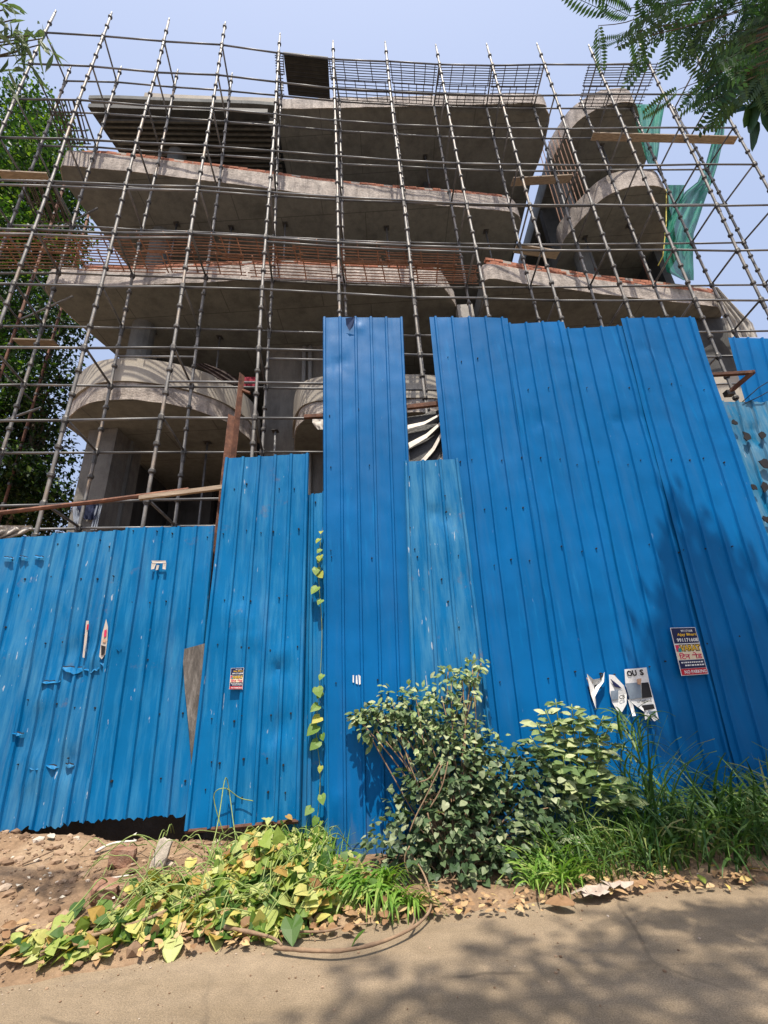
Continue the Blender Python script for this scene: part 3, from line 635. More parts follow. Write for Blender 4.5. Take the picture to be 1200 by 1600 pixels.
mb = MB(); mb.tube([aty(-40, 806, 5.25), aty(150, 784, 5.35), aty(295, 765, 5.42)], .03, 6); thing_mesh(mb, 'rusty_pipe', M['rust'], 'long rusty pipe sloping above the low left fence', 'pipe')
p0, p1 = aty(218, 778, 5.38), aty(352, 761, 5.42); mb = MB(); mb.box((p0 + p1) / 2, ((p1 - p0).length, .05, .06), rot=(p1 - p0).to_track_quat('X', 'Z').to_matrix())
thing_mesh(mb, 'wooden_batten', M['wood'], 'pale wooden batten tied along the sloping rusty pipe', 'batten')
mb = MB(); mb.box((aty(636, 637, 5.95) + aty(690, 630, 5.95)) / 2, ((aty(636, 637, 5.95) - aty(690, 630, 5.95)).length, .06, .07), rot=Matrix.Rotation(-.06, 3, 'Y')); thing_mesh(mb, 'rusty_rail', M['rust'], 'short rusty rail in the gap between the tall fence sheets', 'rail')
mb = MB(); mb.box((aty(485, 652, 6.1) + aty(508, 648, 6.1)) / 2, (.45, .05, .06)); thing_mesh(mb, 'rusty_bracket', M['rust'], 'rusty stub left of the narrow tall fence sheet', 'bracket')
# bracket frame at right
r0 = root('steel_bracket', 'rusty bent steel bracket sticking out beside the right end of the tall fence', 'bracket')
a, b, c = aty(1108, 586, 6.35), aty(1176, 582, 6.1), aty(1136, 616, 6.45)
for p, q in ((a, b), (b, c)):
    d = q - p; mb = MB(); mb.box((p + q) / 2, (.07, .05, d.length + .05), rot=d.to_track_quat('Z', 'Y').to_matrix()); mb.build('arm', M['rust'], r0)
mb = MB(); mb.box(c + Vector((.02, -.02, 0)), (.13, .1, .09)); mb.build('hinge_plate', M['cup'], r0)
mb = MB(); mb.tube([fence_pt(1160, 628, -.1), fence_pt(1185, 606, -.05), fence_pt(1260, 560, -.05)], .008, 5); mb.tube([fence_pt(1165, 630, -.1), fence_pt(1190, 618, -.05), fence_pt(1260, 578, -.05)], .008, 5)
thing_mesh(mb, 'cable', M['hole'], 'pair of thin dark cables crossing the upper right sheet', 'cable')

def cloth_mat(name, stops, trans=.25, rough=.8):
    t = NT(name); c = t.ramp(t.noise(3, 5, .6, t.coord()), stops); t.col(c); t.set(rough, 0, .2)
    tr = t.n('ShaderNodeBsdfTranslucent'); t.l(c, tr.inputs['Color']); mx = t.n('ShaderNodeMixShader'); mx.inputs[0].default_value = trans
    t.l(t.b.outputs[0], mx.inputs[1]); t.l(tr.outputs[0], mx.inputs[2]); t.l(mx.outputs[0], t.o.inputs['Surface']); return t.m
# open-weave net: some of it lets the light through
t = NT('green_safety_net'); c = t.ramp(t.noise(2.5, 5, .6, t.coord()), [(.3, (.006, .19, .12)), (.7, (.02, .32, .21))]); t.col(c); t.set(.7, 0, .2)
tr = t.n('ShaderNodeBsdfTranslucent'); t.l(c, tr.inputs['Color']); mx = t.n('ShaderNodeMixShader'); mx.inputs[0].default_value = .45
tp = t.n('ShaderNodeBsdfTransparent'); m2 = t.n('ShaderNodeMixShader'); t.l(t.ramp(t.noise(1.4, 3, .6, t.coord()), [(.35, .04), (.7, .22)]), m2.inputs[0])
t.l(t.b.outputs[0], mx.inputs[1]); t.l(tr.outputs[0], mx.inputs[2]); t.l(mx.outputs[0], m2.inputs[1]); t.l(tp.outputs[0], m2.inputs[2]); t.l(m2.outputs[0], t.o.inputs['Surface']); M['net'] = t.m
M['tarp'] = cloth_mat('cream_tarp', [(.3, (.50, .46, .40)), (.7, (.68, .64, .57))], .35)
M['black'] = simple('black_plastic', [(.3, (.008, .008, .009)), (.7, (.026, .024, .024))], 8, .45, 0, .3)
M['cream'] = simple('dirty_white_plastic', [(.3, (.45, .40, .34)), (.7, (.66, .61, .54))], 8, .6, 0, .2)
M['red'] = cloth_mat('red_cloth', [(.3, (.26, .025, .045)), (.7, (.38, .05, .075))])
M['navy'] = cloth_mat('navy_cloth', [(.3, (.012, .016, .04)), (.7, (.04, .05, .10))])
M['palecloth'] = cloth_mat('pale_blue_cloth', [(.3, (.25, .29, .36)), (.7, (.45, .48, .53))])
M['darkcloth'] = cloth_mat('dark_cloth', [(.3, (.035, .025, .022)), (.7, (.10, .07, .06))])
def drape(name, rows, y, mat, label, cat, n=14, amp=.05, freq=3.0, ys=None, seed=0):
    """hanging cloth: rows of (v, left u, right u), folds in depth, real thickness"""
    mb = MB(); R = []
    vs = [r[0] for r in rows]; steps = 3
    for i in range(len(rows) - 1):
        for j in range(steps): R.append([lerp(a, b, j / steps) for a, b in zip(rows[i], rows[i + 1])])
    R.append(list(rows[-1])); nr = len(R)
    for j, (v, l, r) in enumerate(R):
        for i in range(n + 1):
            s_ = i / n; q = j / (nr - 1)
            dy = amp * math.sin(freq * 6.28 * s_ + 1.5 * q + seed) + amp * 1.2 * mnoise.noise((s_ * 3, q * 3, seed + 3))
            mb.v.append(tuple(aty(lerp(l, r, s_), v, y + (ys or 0) * q + dy))); mb.t.append(0)
    for j in range(nr - 1):
        for i in range(n):
            a = j * (n + 1) + i; mb.f.append((a, a + n + 1, a + n + 2, a + 1)); mb.m.append(0)
    return thing_mesh(mb, name, mat, label, cat, smooth=True)
drape('safety_net', [(163, 987, 1039), (200, 996, 1032), (230, 1004, 1030), (256, 1012, 1026)], 8.45, M['net'], 'green safety net hanging beside the right roof balcony', 'net', amp=.06)
drape('safety_net', [(172, 1131, 1134), (215, 1114, 1131), (255, 1103, 1122), (284, 1090, 1113), (300, 1070, 1106), (320, 1058, 1099), (345, 1045, 1091), (365, 1041, 1084), (400, 1036, 1083), (425, 1042, 1084), (438, 1068, 1084)], 8.5, M['net'], 'large green safety net draped from the right tubes down to the brick course', 'net', amp=.09, ys=.3)
drape('safety_net', [(289, 1041, 1070), (305, 1040, 1068), (330, 1040, 1062), (360, 1038, 1050), (395, 1036, 1046)], 8.75, M['net'], 'small green net fold behind the large draped net', 'net', amp=.06, ys=.3, seed=4)
mb = MB(); mb.tube([aty(1041, 290, 8.4), aty(1041, 350, 8.4), aty(1036, 400, 8.5), aty(1028, 415, 8.6)], .014, 5); M['yellow'] = simple('yellow_rope', [(.3, (.45, .38, .05)), (.7, (.6, .5, .1))], 9)
thing_mesh(mb, 'rope', M['yellow'], 'yellow rope edging the large green net', 'rope')
drape('tarpaulin', [(448, 1112, 1121), (470, 1118, 1141), (490, 1127, 1160), (505, 1132, 1176), (527, 1139, 1184)], 9.0, M['tarp'], 'cream tarpaulin hanging at the right corner of the building', 'tarpaulin', amp=.07, freq=4)
drape('cloth', [(589, 376, 404), (597, 377, 404), (606, 378, 403)], 7.5, M['red'], 'red cloth hung over a scaffold tube by the rusty post', 'cloth', amp=.03)
drape('cloth', [(568, 303, 322), (580, 322, 352), (592, 340, 373), (601, 358, 378)], 7.45, M['darkcloth'], 'dark clothes drying above the curved left balcony', 'cloth', amp=.03, seed=2)
drape('cloth', [(788, 118, 155), (800, 124, 152), (812, 132, 146)], 8.0, M['navy'], 'navy cloth hung up above the low left fence', 'cloth', amp=.03, seed=3)
drape('cloth', [(788, 113, 126), (805, 114, 124), (826, 116, 122)], 8.02, M['palecloth'], 'pale cloth left of the hanging navy cloth', 'cloth', amp=.02, seed=5)
drape('cloth', [(790, 150, 160), (806, 146, 156), (828, 141, 152)], 8.02, M['palecloth'], 'pale cloth right of the hanging navy cloth', 'cloth', amp=.02, seed=6)
drape('tarpaulin', [(821, -40, 50), (826, -40, 52), (833, -40, 40), (842, -40, 12)], 5.35, M['cream'], 'crumpled pale tarpaulin over the top of the low left fence', 'tarpaulin', amp=.06, freq=5, seed=7)
r0 = root('black_tarpaulin', 'black plastic tarpaulin with pale folds in the gap of the tall fence', 'tarpaulin')
def fan(pts0, pts1, nm, m, y=6.05, dy=0.0):
    mb = MB(); n = len(pts0)
    for (a, b) in zip(pts0, pts1): mb.v += [tuple(aty(*a, y + dy)), tuple(aty(*b, y + dy - .05))]; mb.t += [0, 0]
    for i in range(n - 1): mb.f.append((2 * i, 2 * i + 1, 2 * i + 3, 2 * i + 2)); mb.m.append(0)
    mb.build(nm, M[m], r0)
fan([(634, 652), (660, 648), (697, 637)], [(634, 740), (665, 740), (705, 740)], 'black_sheet', 'black')
for A0, A1, B0, B1 in [((637, 664), (686, 647), (637, 670), (686, 650)), ((638, 692), (689, 658), (640, 700), (690, 662)), ((655, 722), (691, 672), (663, 722), (692, 677)), ((684, 722), (692, 700), (690, 722), (696, 704))]:
    fan([A0, ((A0[0] + A1[0]) / 2 + 2, (A0[1] + A1[1]) / 2 + 3), A1], [B0, ((B0[0] + B1[0]) / 2 + 2, (B0[1] + B1[1]) / 2 + 3), B1], 'pale_fold', 'cream', dy=-.07)
drape('rag', [(655, 488, 505), (660, 488, 505), (666, 492, 505), (671, 496, 505)], 5.9, M['cream'], 'pale torn rag beside the narrow tall fence sheet', 'rag', amp=.02, n=6)
mb = MB(); n = 40                                                          # a scrap of black plastic stretched along the whole fence gap as its shade
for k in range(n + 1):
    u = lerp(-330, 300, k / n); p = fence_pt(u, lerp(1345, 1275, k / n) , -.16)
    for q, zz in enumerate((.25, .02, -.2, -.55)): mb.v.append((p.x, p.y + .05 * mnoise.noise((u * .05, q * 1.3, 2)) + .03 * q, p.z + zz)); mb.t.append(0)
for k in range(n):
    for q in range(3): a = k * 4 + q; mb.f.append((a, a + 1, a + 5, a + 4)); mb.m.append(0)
thing_mesh(mb, 'gap_shade_sheet', M['black'], 'black plastic sheet added to darken the gap under the low left fence', 'sheet', smooth=True)
# scrap board between the low fence and the middle sheet
mb = MB(); rows = [((288, 1014), (332, 1002)), ((286, 1035), (330, 1045)), ((289, 1080), (325, 1090)), ((291, 1098), (322, 1096)), ((295, 1140), (320, 1150)), ((299, 1195), (312, 1200))]
for l, r_ in rows:
    for q in np.linspace(0, 1, 5): mb.v.append(tuple(fence_pt(lerp(l[0], r_[0], q), lerp(l[1], r_[1], q), .10 + U(-.012, .012)))); mb.t.append(0)
for j in range(len(rows) - 1):
    for i in range(4): a = j * 5 + i; mb.f.append((a, a + 5, a + 6, a + 1)); mb.m.append(0)
o = thing_mesh(mb, 'scrap_board', M['scrap'], 'torn grey board wedged between the low fence and the scuffed sheet', 'board')
so = o.modifiers.new('t', 'SOLIDIFY'); so.thickness = .012
# brick pier in the narrow gap
r0 = root('brick_pier', 'red brick pier in the dark gap beside the low left fence', 'pier')
c0 = aty(331, 880, 5.95); mb = MB(); mb.box((c0.x, 6.2, 2.0), (.34, .3, 4.0)); mb.build('core', M['mortar'], r0)
for k in range(40):
    for dx in (-.12, .12): inst('brick', brick_mesh(rnd.randrange(5)), Matrix.Translation((c0.x + dx + (.05 if k % 2 else -.03), 6.02 + U(-.01, .01), .9 + k * .078)), r0)

# ------------------------------------------------------------------ posters
def flat(name, c, rough=.6): t = NT(name); t.col(t.ramp(t.noise(30, 3, .6, t.coord()), [(.3, tuple(x * .88 for x in c)), (.7, c)])); return t.set(rough, 0, .3)
INK = {k: flat('ink_' + k, c) for k, c in {'navy': (.008, .012, .06), 'white': (.75, .74, .72), 'yellow': (.72, .43, .03), 'red': (.45, .015, .03), 'pink': (.55, .03, .10), 'cream': (.70, .58, .40), 'black': (.012, .012, .014), 'grey': (.17, .21, .26), 'teal': (.02, .25, .25), 'skin': (.50, .30, .19)}.items()}
M['paper'] = flat('paper', (.50, .44, .38))
def on_poster(c4, off):
    A, Bq, Cq, Dq = [fence_pt(*p, off) for p in c4]
    return lambda s, t_, e=0.0: A.lerp(Bq, s).lerp(Dq.lerp(Cq, s), t_) + FN * e
def patch(par, fn, s0, s1, t0, t1, ink, e, name='printed_band'):
    mb = MB(); n = 4; vs = [fn(lerp(s0, s1, k / n), t_, e) for t_ in (t0, t1) for k in range(n + 1)]
    mb.add(vs, [(k, n + 1 + k, n + 2 + k, k + 1) for k in range(n)]); return mb.build(name, INK[ink], par)
def text(par, fn, body, s0, s1, t0, t1, ink, e, bold=0.0, name='lettering'):
    cu = bpy.data.curves.new('t', 'FONT'); cu.body = body; cu.size = 1; cu.offset = bold; cu.resolution_u = 2
    o = bpy.data.objects.new('t', cu); COL.objects.link(o); dg = bpy.context.evaluated_depsgraph_get()
    me = bpy.data.meshes.new_from_object(o.evaluated_get(dg)); bpy.data.objects.remove(o)
    vs = [v.co for v in me.vertices]
    if not vs: return
    x0, x1 = min(p.x for p in vs), max(p.x for p in vs); y0, y1 = min(p.y for p in vs), max(p.y for p in vs)
    for v in me.vertices:
        v.co = fn(lerp(s0, s1, (v.co.x - x0) / (x1 - x0)), lerp(t1, t0, (v.co.y - y0) / (y1 - y0)), e)
    me.materials.clear(); me.materials.append(INK[ink]); ob = bpy.data.objects.new(name, me); COL.objects.link(ob); ob.parent = par
def board(par, fn, name='board', m=None, th=.004):
    mb = MB(); vs = [fn(s, t_, e) for e in (0, -th) for s, t_ in ((0, 0), (1, 0), (1, 1), (0, 1))]
    mb.add(vs, [(3, 2, 1, 0), (4, 5, 6, 7), (0, 1, 5, 4), (1, 2, 6, 5), (2, 3, 7, 6), (3, 0, 4, 7)]); mb.build(name, m or INK['white'], par)
def ting_sign(c4, off, label):
    p = root('advert_plate', label, 'poster'); fn = on_poster(c4, off); board(p, fn)
    patch(p, fn, .02, .98, .01, .34, 'navy', .002); patch(p, fn, .02, .98, .36, .52, 'cream', .002)
    patch(p, fn, .02, .98, .52, .68, 'cream', .0025); patch(p, fn, .02, .98, .69, .86, 'navy', .002); patch(p, fn, .02, .98, .865, .99, 'red', .002)
    patch(p, fn, .03, .16, .37, .51, 'pink', .003); patch(p, fn, .10, .22, .44, .52, 'teal', .0035); patch(p, fn, .2, .97, .36, .37, 'black', .003)
    text(p, fn, '991171608', .38, .84, .05, .10, 'white', .004, .01); text(p, fn, 'Ajay Bhart', .2, .96, .12, .20, 'yellow', .004, .025); text(p, fn, '991171608', .14, .96, .23, .31, 'white', .004, .02)
    text(p, fn, 'VARAT', .16, .98, .366, .514, 'black', .004, .09); text(p, fn, 'VARAT', .19, .95, .38, .50, 'yellow', .0055, .02)
    text(p, fn, '\u093f\u091f\u0928 \u0936\u0947\u0921', .08, .95, .535, .67, 'pink', .005, .02)
    for k, (a, b, y) in enumerate([(.1, .92, .725), (.22, .96, .785)]):
        x = a
        while x < b: wd = U(.03, .09); patch(p, fn, x, min(b, x + wd), y, y + .028, 'white', .0035, 'small_print'); x += wd + .025
    text(p, fn, 'NO PARKING', .14, .95, .895, .965, 'white', .004, .015)
    return p
ting_sign([(1047, 981), (1086, 980), (1107, 1053), (1065, 1056)], .062, 'clean advert plate with NO PARKING on the right of the tall fence')
ting_sign([(361, 1044), (381, 1043), (379, 1077), (358, 1077)], .195, 'small advert plate with NO PARKING on the scuffed middle sheet')
# torn bill
tb = root('torn_poster', 'torn black and white paper poster in strips on the tall blue fence', 'poster')
def scrap(pts, ink, off=.05, curl=.035, name='paper_scrap'):
    mb = MB(); P = [fence_pt(u, v, off) for u, v in pts]; n = len(P); c = sum(P, Vector()) / n
    mb.add([c + FN * .004] + [p + FN * U(0, curl) for p in P], [(0, 1 + (i + 1) % n, 1 + i) for i in range(n)]); mb.build(name, INK[ink], tb)
scrap([(974, 1046), (1008, 1043), (1014, 1068), (1027, 1123), (1021, 1127), (1013, 1119), (1008, 1125), (1004, 1112), (990, 1101), (983, 1095), (977, 1070)], 'white', .052)
scrap([(951, 1054), (958, 1055), (973, 1071), (979, 1085), (978, 1100), (972, 1112), (966, 1114), (956, 1098), (952, 1082)], 'white', .052)
scrap([(914, 1053), (924, 1062), (935, 1060), (943, 1050), (942, 1065), (934, 1075), (926, 1090), (929, 1108), (921, 1085)], 'white', .052, .05)
scrap([(980, 1092), (987, 1100), (991, 1118), (986, 1119)], 'white', .052, .04)
scrap([(919, 1074), (938, 1068), (940, 1074), (930, 1082), (925, 1097)], 'black', .06, .004, 'printed_band')
scrap([(977, 1068), (1000, 1066), (1003, 1090), (985, 1093), (980, 1080)], 'grey', .074, .003, 'printed_band'); scrap([(1002, 1067), (1013, 1066), (1019, 1089), (1003, 1091)], 'black', .074, .003, 'printed_band')
scrap([(1002, 1102), (1021, 1100), (1023, 1107), (1006, 1110)], 'black', .074, .003, 'printed_band'); scrap([(1009, 1112), (1024, 1110), (1025, 1119), (1013, 1116)], 'grey', .074, .003, 'printed_band')
scrap([(953, 1060), (966, 1070), (972, 1076), (960, 1073)], 'navy', .074, .003, 'printed_band'); scrap([(954, 1080), (966, 1078), (966, 1092), (956, 1094)], 'grey', .074, .003, 'printed_band')
scrap([(995, 1061), (1002, 1060), (1001, 1070), (996, 1069)], 'skin', .078, .003, 'printed_hand'); scrap([(916, 1058), (926, 1066), (925, 1070), (919, 1068)], 'skin', .072, .003, 'printed_hand')
fn = on_poster([(974, 1046), (1008, 1043), (1027, 1122), (997, 1125)], .081)
text(tb, fn, 'OU', .10, .56, .03, .15, 'black', 0, .04); text(tb, fn, 'S', .70, .88, .03, .15, 'black', 0, .04); text(tb, fn, 'urlegland', .22, .92, .62, .70, 'black', 0, .01)
text(tb, on_poster([(937, 1051), (943, 1050), (944, 1062), (938, 1063)], .078), 'P', .1, .9, .05, .95, 'black', 0, .04)
text(tb, on_poster([(966, 1086), (977, 1084), (978, 1092), (967, 1094)], .082), 'CB', .1, .9, .1, .9, 'black', 0, .03)
# paste remains
def smear(label, blobs, off, ink='white'):
    r0 = root('paper_remnant', label, 'paper')
    for pts in blobs:
        P = [fence_pt(u, v, off) for u, v in pts]; mb = MB(); n = len(P); c = sum(P, Vector()) / n
        mb.add([c] + [p + FN * U(0, .006) for p in P], [(0, 1 + (i + 1) % n, 1 + i) for i in range(n)]); mb.build('paper_scrap', INK[ink] if ink != 'paper' else M['paper'], r0)
    return r0
smear('pale arch of paper left on the low fence near its top', [[(237, 876), (259, 876), (260, 880), (238, 880)], [(237, 880), (244, 880), (241, 889), (236, 890)], [(255, 880), (260, 880), (259, 890), (254, 889)], [(245, 883), (249, 883), (247, 890), (243, 891)]], .088, 'paper')
STRIPS = [0, 0]
STRIPS[0] = smear('thin left strip of torn paper on the low fence', [[(135, 970), (139, 970), (136, 1000), (132, 1028), (129, 1027), (132, 998)]], .062, 'paper')
STRIPS[1] = smear('wider right strip of torn paper on the low fence', [[(166, 967), (169, 980), (168, 1000), (165, 1022), (159, 1030), (155, 1026), (160, 990)]], .064, 'paper')
for par_, pts, ink in ((0, [(136, 976), (139, 975), (138, 984), (135, 984)], 'red'), (0, [(135, 1004), (136, 1003), (134, 1018), (132, 1016)], 'grey'), (1, [(163, 985), (167, 983), (166, 994), (162, 996)], 'pink'), (1, [(158, 1008), (165, 1010), (163, 1022), (158, 1024)], 'black'), (1, [(161, 998), (166, 999), (165, 1004), (160, 1003)], 'skin')):
    P = [fence_pt(u, v, .075) for u, v in pts]; mb = MB(); mb.add(P, [tuple(range(len(P)))]); mb.build('printed_patch', INK[ink], STRIPS[par_])
smear('white scraped patch on the narrow tall sheet', [[(551, 1055), (553, 1055), (553, 1067), (551, 1066)], [(556, 1056), (558, 1055), (559, 1069), (556, 1068)], [(560, 1054), (564, 1057), (565, 1068), (561, 1070)]], .062)

# ------------------------------------------------------------------ foliage
def leafshape(kind):
    if kind == 'heart':
        R = [(.0, 0), (.24, -.12), (.44, .04), (.47, .3), (.33, .62), (.14, .86)]; mid = [(0, 0), (0, .42), (0, 1.0)]
        v = [(0, 0, 0), (0, .42, 0), (0, 1, -.14)]
        for sg in (1, -1): v += [(sg * x, y, .16 * x - .12 * y * y) for x, y in R[1:]]
        return v, [(0, 3, 4, 5, 1), (1, 5, 6, 7, 2), (0, 1, 10, 9, 8), (1, 2, 12, 11, 10)]
    if kind == 'oval':
        R = [(.10, .06), (.24, .3), (.26, .52), (.14, .82)]; v = [(0, 0, 0), (0, .45, 0), (0, 1, -.15)]
        for sg in (1, -1): v += [(sg * x, y, .22 * x - .14 * y * y) for x, y in R]
        return v, [(0, 3, 4, 1), (1, 4, 5, 6, 2), (0, 1, 8, 7), (1, 2, 10, 9, 8)]
    if kind == 'lance':
        R = [(.075, .3), (.075, .6)]; v = [(0, 0, 0), (0, .5, .0), (0, 1, -.2)]
        for sg in (1, -1): v += [(sg * x, y, .2 * x - .16 * y * y) for x, y in R]
        return v, [(0, 3, 4, 1), (1, 4, 2), (0, 1, 6, 5), (1, 2, 6)]
    v = [(0, 0, 0), (.3, .45, .06), (0, 1, -.1), (-.3, .45, .06)]; return v, [(0, 1, 2), (0, 2, 3)]
SH = {k: leafshape(k) for k in ('heart', 'oval', 'lance', 'quad')}
def frame(d, n):
    d = Vector(d).normalized(); n = Vector(n); x = d.cross(n)
    if x.length < 1e-3: x = d.cross(Vector((1, 0.1, 0)))
    x.normalize(); n = x.cross(d); return Matrix((x, d, n)).transposed()
def leaf_mass(root_o, leaves, kind, mat, nparts=0, name='leaf', mass='foliage'):
    """leaves: (pos, direction, normal, size). The nearest nparts become parts of their own, the rest one stuff part."""
    lv = sorted(leaves, key=lambda L: (L[0] - EYEV).length / L[3])
    shv, shf = SH[kind]; protos = []
    for q in range(4 if nparts else 0):
        mb = MB(); mb.add([Vector((x * U(.85, 1.1), y, z + U(-.03, .03))) for x, y, z in shv], shf); o = mb.build(name, mat); protos.append(o.data); bpy.data.objects.remove(o)
    for (p, d, n, s) in lv[:nparts]:
        mw = Matrix.Translation(p) @ frame(d, n).to_4x4() @ Matrix.Scale(s, 4); inst(name, protos[rnd.randrange(4)], mw, root_o)
    rest = lv[nparts:]
    if not rest: return
    A = np.array(shv); V = []; T = []
    Fm = []
    for i, (p, d, n, s) in enumerate(rest):
        fr = np.array(frame(d, n)); V.append((A * [U(.85, 1.12), 1, U(.4, 1.6)] * s) @ fr.T + np.array(p)); T += [rnd.random()] * len(shv); o = i * len(shv)
        Fm += [tuple(k + o for k in f) for f in shf]
    mb = MB(); mb.v = np.concatenate(V).tolist(); mb.f = Fm; mb.m = [0] * len(Fm); mb.t = T
    mb.build(mass, mat, root_o, kind='stuff')
def rvec(): 
    while True:
        v = Vector((U(-1, 1), U(-1, 1), U(-1, 1)))
        if .05 < v.length < 1: return v
def cluster_leaves(c, r, n, size, up=.7, out=.6, flat_=1.0):
    L = []
    for _ in range(n):
        v = rvec().normalized(); q = v * r * U(.45, 1.05) ** .6; q.z *= flat_
        p = c + q; nrm = Vector((U(-.5, .5), U(-.8, .2), up + U(-.2, .5))) + v * out
        d = v * .6 + Vector((U(-.7, .7), U(-.9, .3), U(-.7, .25)))
        L.append((p, d, nrm, size * U(.6, 1.25)))
    return L

# big bush in front of the fence
BU = root('bush', 'big dark green bush with small heart shaped leaves in the middle of the fence', 'bush')
cl = [(738, 1046, 15), (705, 1066, 20), (725, 1078, 22), (690, 1088, 26), (612, 1092, 22), (640, 1105, 30), (600, 1118, 24), (585, 1138, 22), (560, 1117, 9), (660, 1132, 34), (625, 1140, 28), (700, 1120, 32), (722, 1150, 36), (762, 1168, 26), (578, 1108, 8), (556, 1120, 7), (752, 1036, 8), (700, 1050, 8), (722, 1056, 9), (735, 1062, 10), (650, 1090, 14), (815, 1192, 8), (690, 1170, 44), (740, 1190, 36), (700, 1220, 48), (660, 1225, 36), (780, 1210, 34), (820, 1190, 24), (690, 1270, 56), (640, 1280, 44), (620, 1320, 40), (745, 1270, 54), (795, 1250, 42), (835, 1235, 34), (858, 1262, 30), (868, 1295, 28), (700, 1330, 58), (760, 1330, 60), (820, 1310, 50), (650, 1345, 40), (720, 1382, 46), (780, 1380, 44), (835, 1350, 34), (800, 1215, 24), (850, 1215, 18), (745, 1235, 40)]
LV = []; LT_ = []; stems = MB(); basep = Vector((.45, 4.95, .05))
for (u, v, r) in cl:
    y = 5.42 - max(0, v - 1050) / 340 * .52 + .12 * abs(u - 720) / 150; c = aty(u, v, y); R = r * (c - EYEV).length / 690 * 1.02
    if v < 1180:
        LT_ += [(p, d, n + Vector((0, -.6, 0)), z) for p, d, n, z in cluster_leaves(c, R * 1.15, int(16 + r * r * .042), .08, .7, .4, .95)]
        if v > 1100: LV += cluster_leaves(c, R * .8, int(10 + r * r * .045), .06, .75, .5, .9)
    else: LV += cluster_leaves(c, R * 1.03, int(26 + r * r * .066), .068, .75, .5, .9)
    mid = basep.lerp(c, .5) + Vector((U(-.12, .12), U(-.05, .15), .1)); stems.tube(catmull([basep + Vector((U(-.1, .1), U(-.1, .1), -.05)), mid, c], 4), .007, 5)
leaf_mass(BU, LV, 'heart', M['bush'], 200); leaf_mass(BU, LT_, 'oval', M['shrub'], 100, mass='top_foliage')
for pts in ([(688, 1190), (672, 1215), (655, 1222)], [(690, 1195), (668, 1240), (650, 1275), (640, 1300)], [(700, 1190), (690, 1230), (672, 1262)], [(645, 1380), (632, 1345), (640, 1322)], [(690, 1330), (676, 1300), (668, 1270)]):
    stems.tube(catmull([aty(u, v, 4.78) for u, v in pts], 4), .0065, 5)
stems.build('stem', M['stem'], BU, smooth=True)
# second shrub, longer paler leaves
SB = root('shrub', 'pale leaved upright shrub right of the big bush, under the torn poster', 'shrub')
LV = []; stems = MB(); b0 = Vector((1.75, 5.42, .05))
for (u, v) in [(868, 1092), (852, 1108), (893, 1100), (838, 1128), (828, 1150), (875, 1122), (905, 1120), (920, 1118), (943, 1118), (955, 1130), (962, 1160), (935, 1150), (898, 1150), (865, 1155), (845, 1165), (880, 1180), (912, 1185), (935, 1195), (962, 1215), (985, 1228), (860, 1200), (900, 1215), (930, 1235), (965, 1250), (880, 1245), (945, 1175), (980, 1250)]:
    y = 5.5 - (v - 1090) / 160 * .28 + U(-.08, .08); c = aty(u, v, y); mid = b0.lerp(c, .55) + Vector((U(-.06, .06), U(-.05, .05), .08)); path = catmull([b0, mid, c], 6); stems.tube(path, .006, 5)
    for k in range(15):
        q = rnd.random() ** 1.7; j = int((1 - q * .42) * (len(path) - 1)); p = path[j]; th = U(0, 6.283)
        d = Vector((math.cos(th), math.sin(th), U(-.15, .45))); n = Vector((-d.x * .4 + U(-.3, .3), -d.y * .4 - U(.3, 1.3), 1)); LV.append((p + d * .015, d, n, U(.11, .20) * (1 - .35 * (q < .1))))
leaf_mass(SB, LV, 'oval', M['shrub'], 220); stems.build('stem', M['gstem'], SB, smooth=True)

def blades(par, spots, mat, nparts=0):
    """spots: (base, height, width, heading, bend)"""
    spots = sorted(spots, key=lambda s: s[0].y); mbs = MB(); n = 6
    for idx, (b, h, wd, hd, bend) in enumerate(spots):
        mb = MB() if idx < nparts else mbs; side = Vector((-math.sin(hd), math.cos(hd), 0)); d = Vector((math.cos(hd), math.sin(hd), 0)); vs = []
        mb.ct = rnd.random(); p = b.copy(); ang = U(.02, .25)
        for k in range(n + 1):
            q = k / n; w_ = wd * (1 - q ** 2.2) * (.55 + .9 * q if q < .5 else 1.0)
            vs += [p - side * w_ / 2 + Vector((0, 0, wd * .25)), p + side * w_ / 2]
            ang += bend / n; p = p + (Vector((0, 0, math.cos(ang))) + d * math.sin(ang)) * (h / n)
        mb.add(vs, [(2 * k, 2 * k + 1, 2 * k + 3, 2 * k + 2) for k in range(n)])
        if idx < nparts: mb.build('blade', mat, par)
    if mbs.v: mbs.build('grass_blades', mat, par, kind='stuff')
def tuft(pts, n, h, wd, spread, bend=(.8, 2.2), sag=None):
    L = []
    for _ in range(n):
        u, v, hs = pts[rnd.randrange(len(pts))]; b = ground_pt(u + U(-spread, spread), v + U(-spread, spread) * .5); b.z -= .01
        hd = U(0, 6.283) if sag is None else sag + U(-1.2, 1.2); L.append((b, h * hs * U(.55, 1.15), wd * U(.6, 1.25), hd, U(*bend)))
    return L
G = root('tall_grass', 'tall dark green grass clump at the right edge below the fence', 'grass')
sp = []
for _ in range(1150):
    x = 2.1 + 3.4 * rnd.random(); y = U(4.66, 5.75 + .05 * x) if x > 2.5 else U(4.75, 5.5); sp.append((Vector((x, y, gh(x, y) - .01)), U(.5, 1.05) * (.6 + .4 * min(1, (y - 4.4) / .7)) * (1.0 if x > 2.6 else .75), U(.018, .036), U(0, 6.283), U(.7, 2.5)))
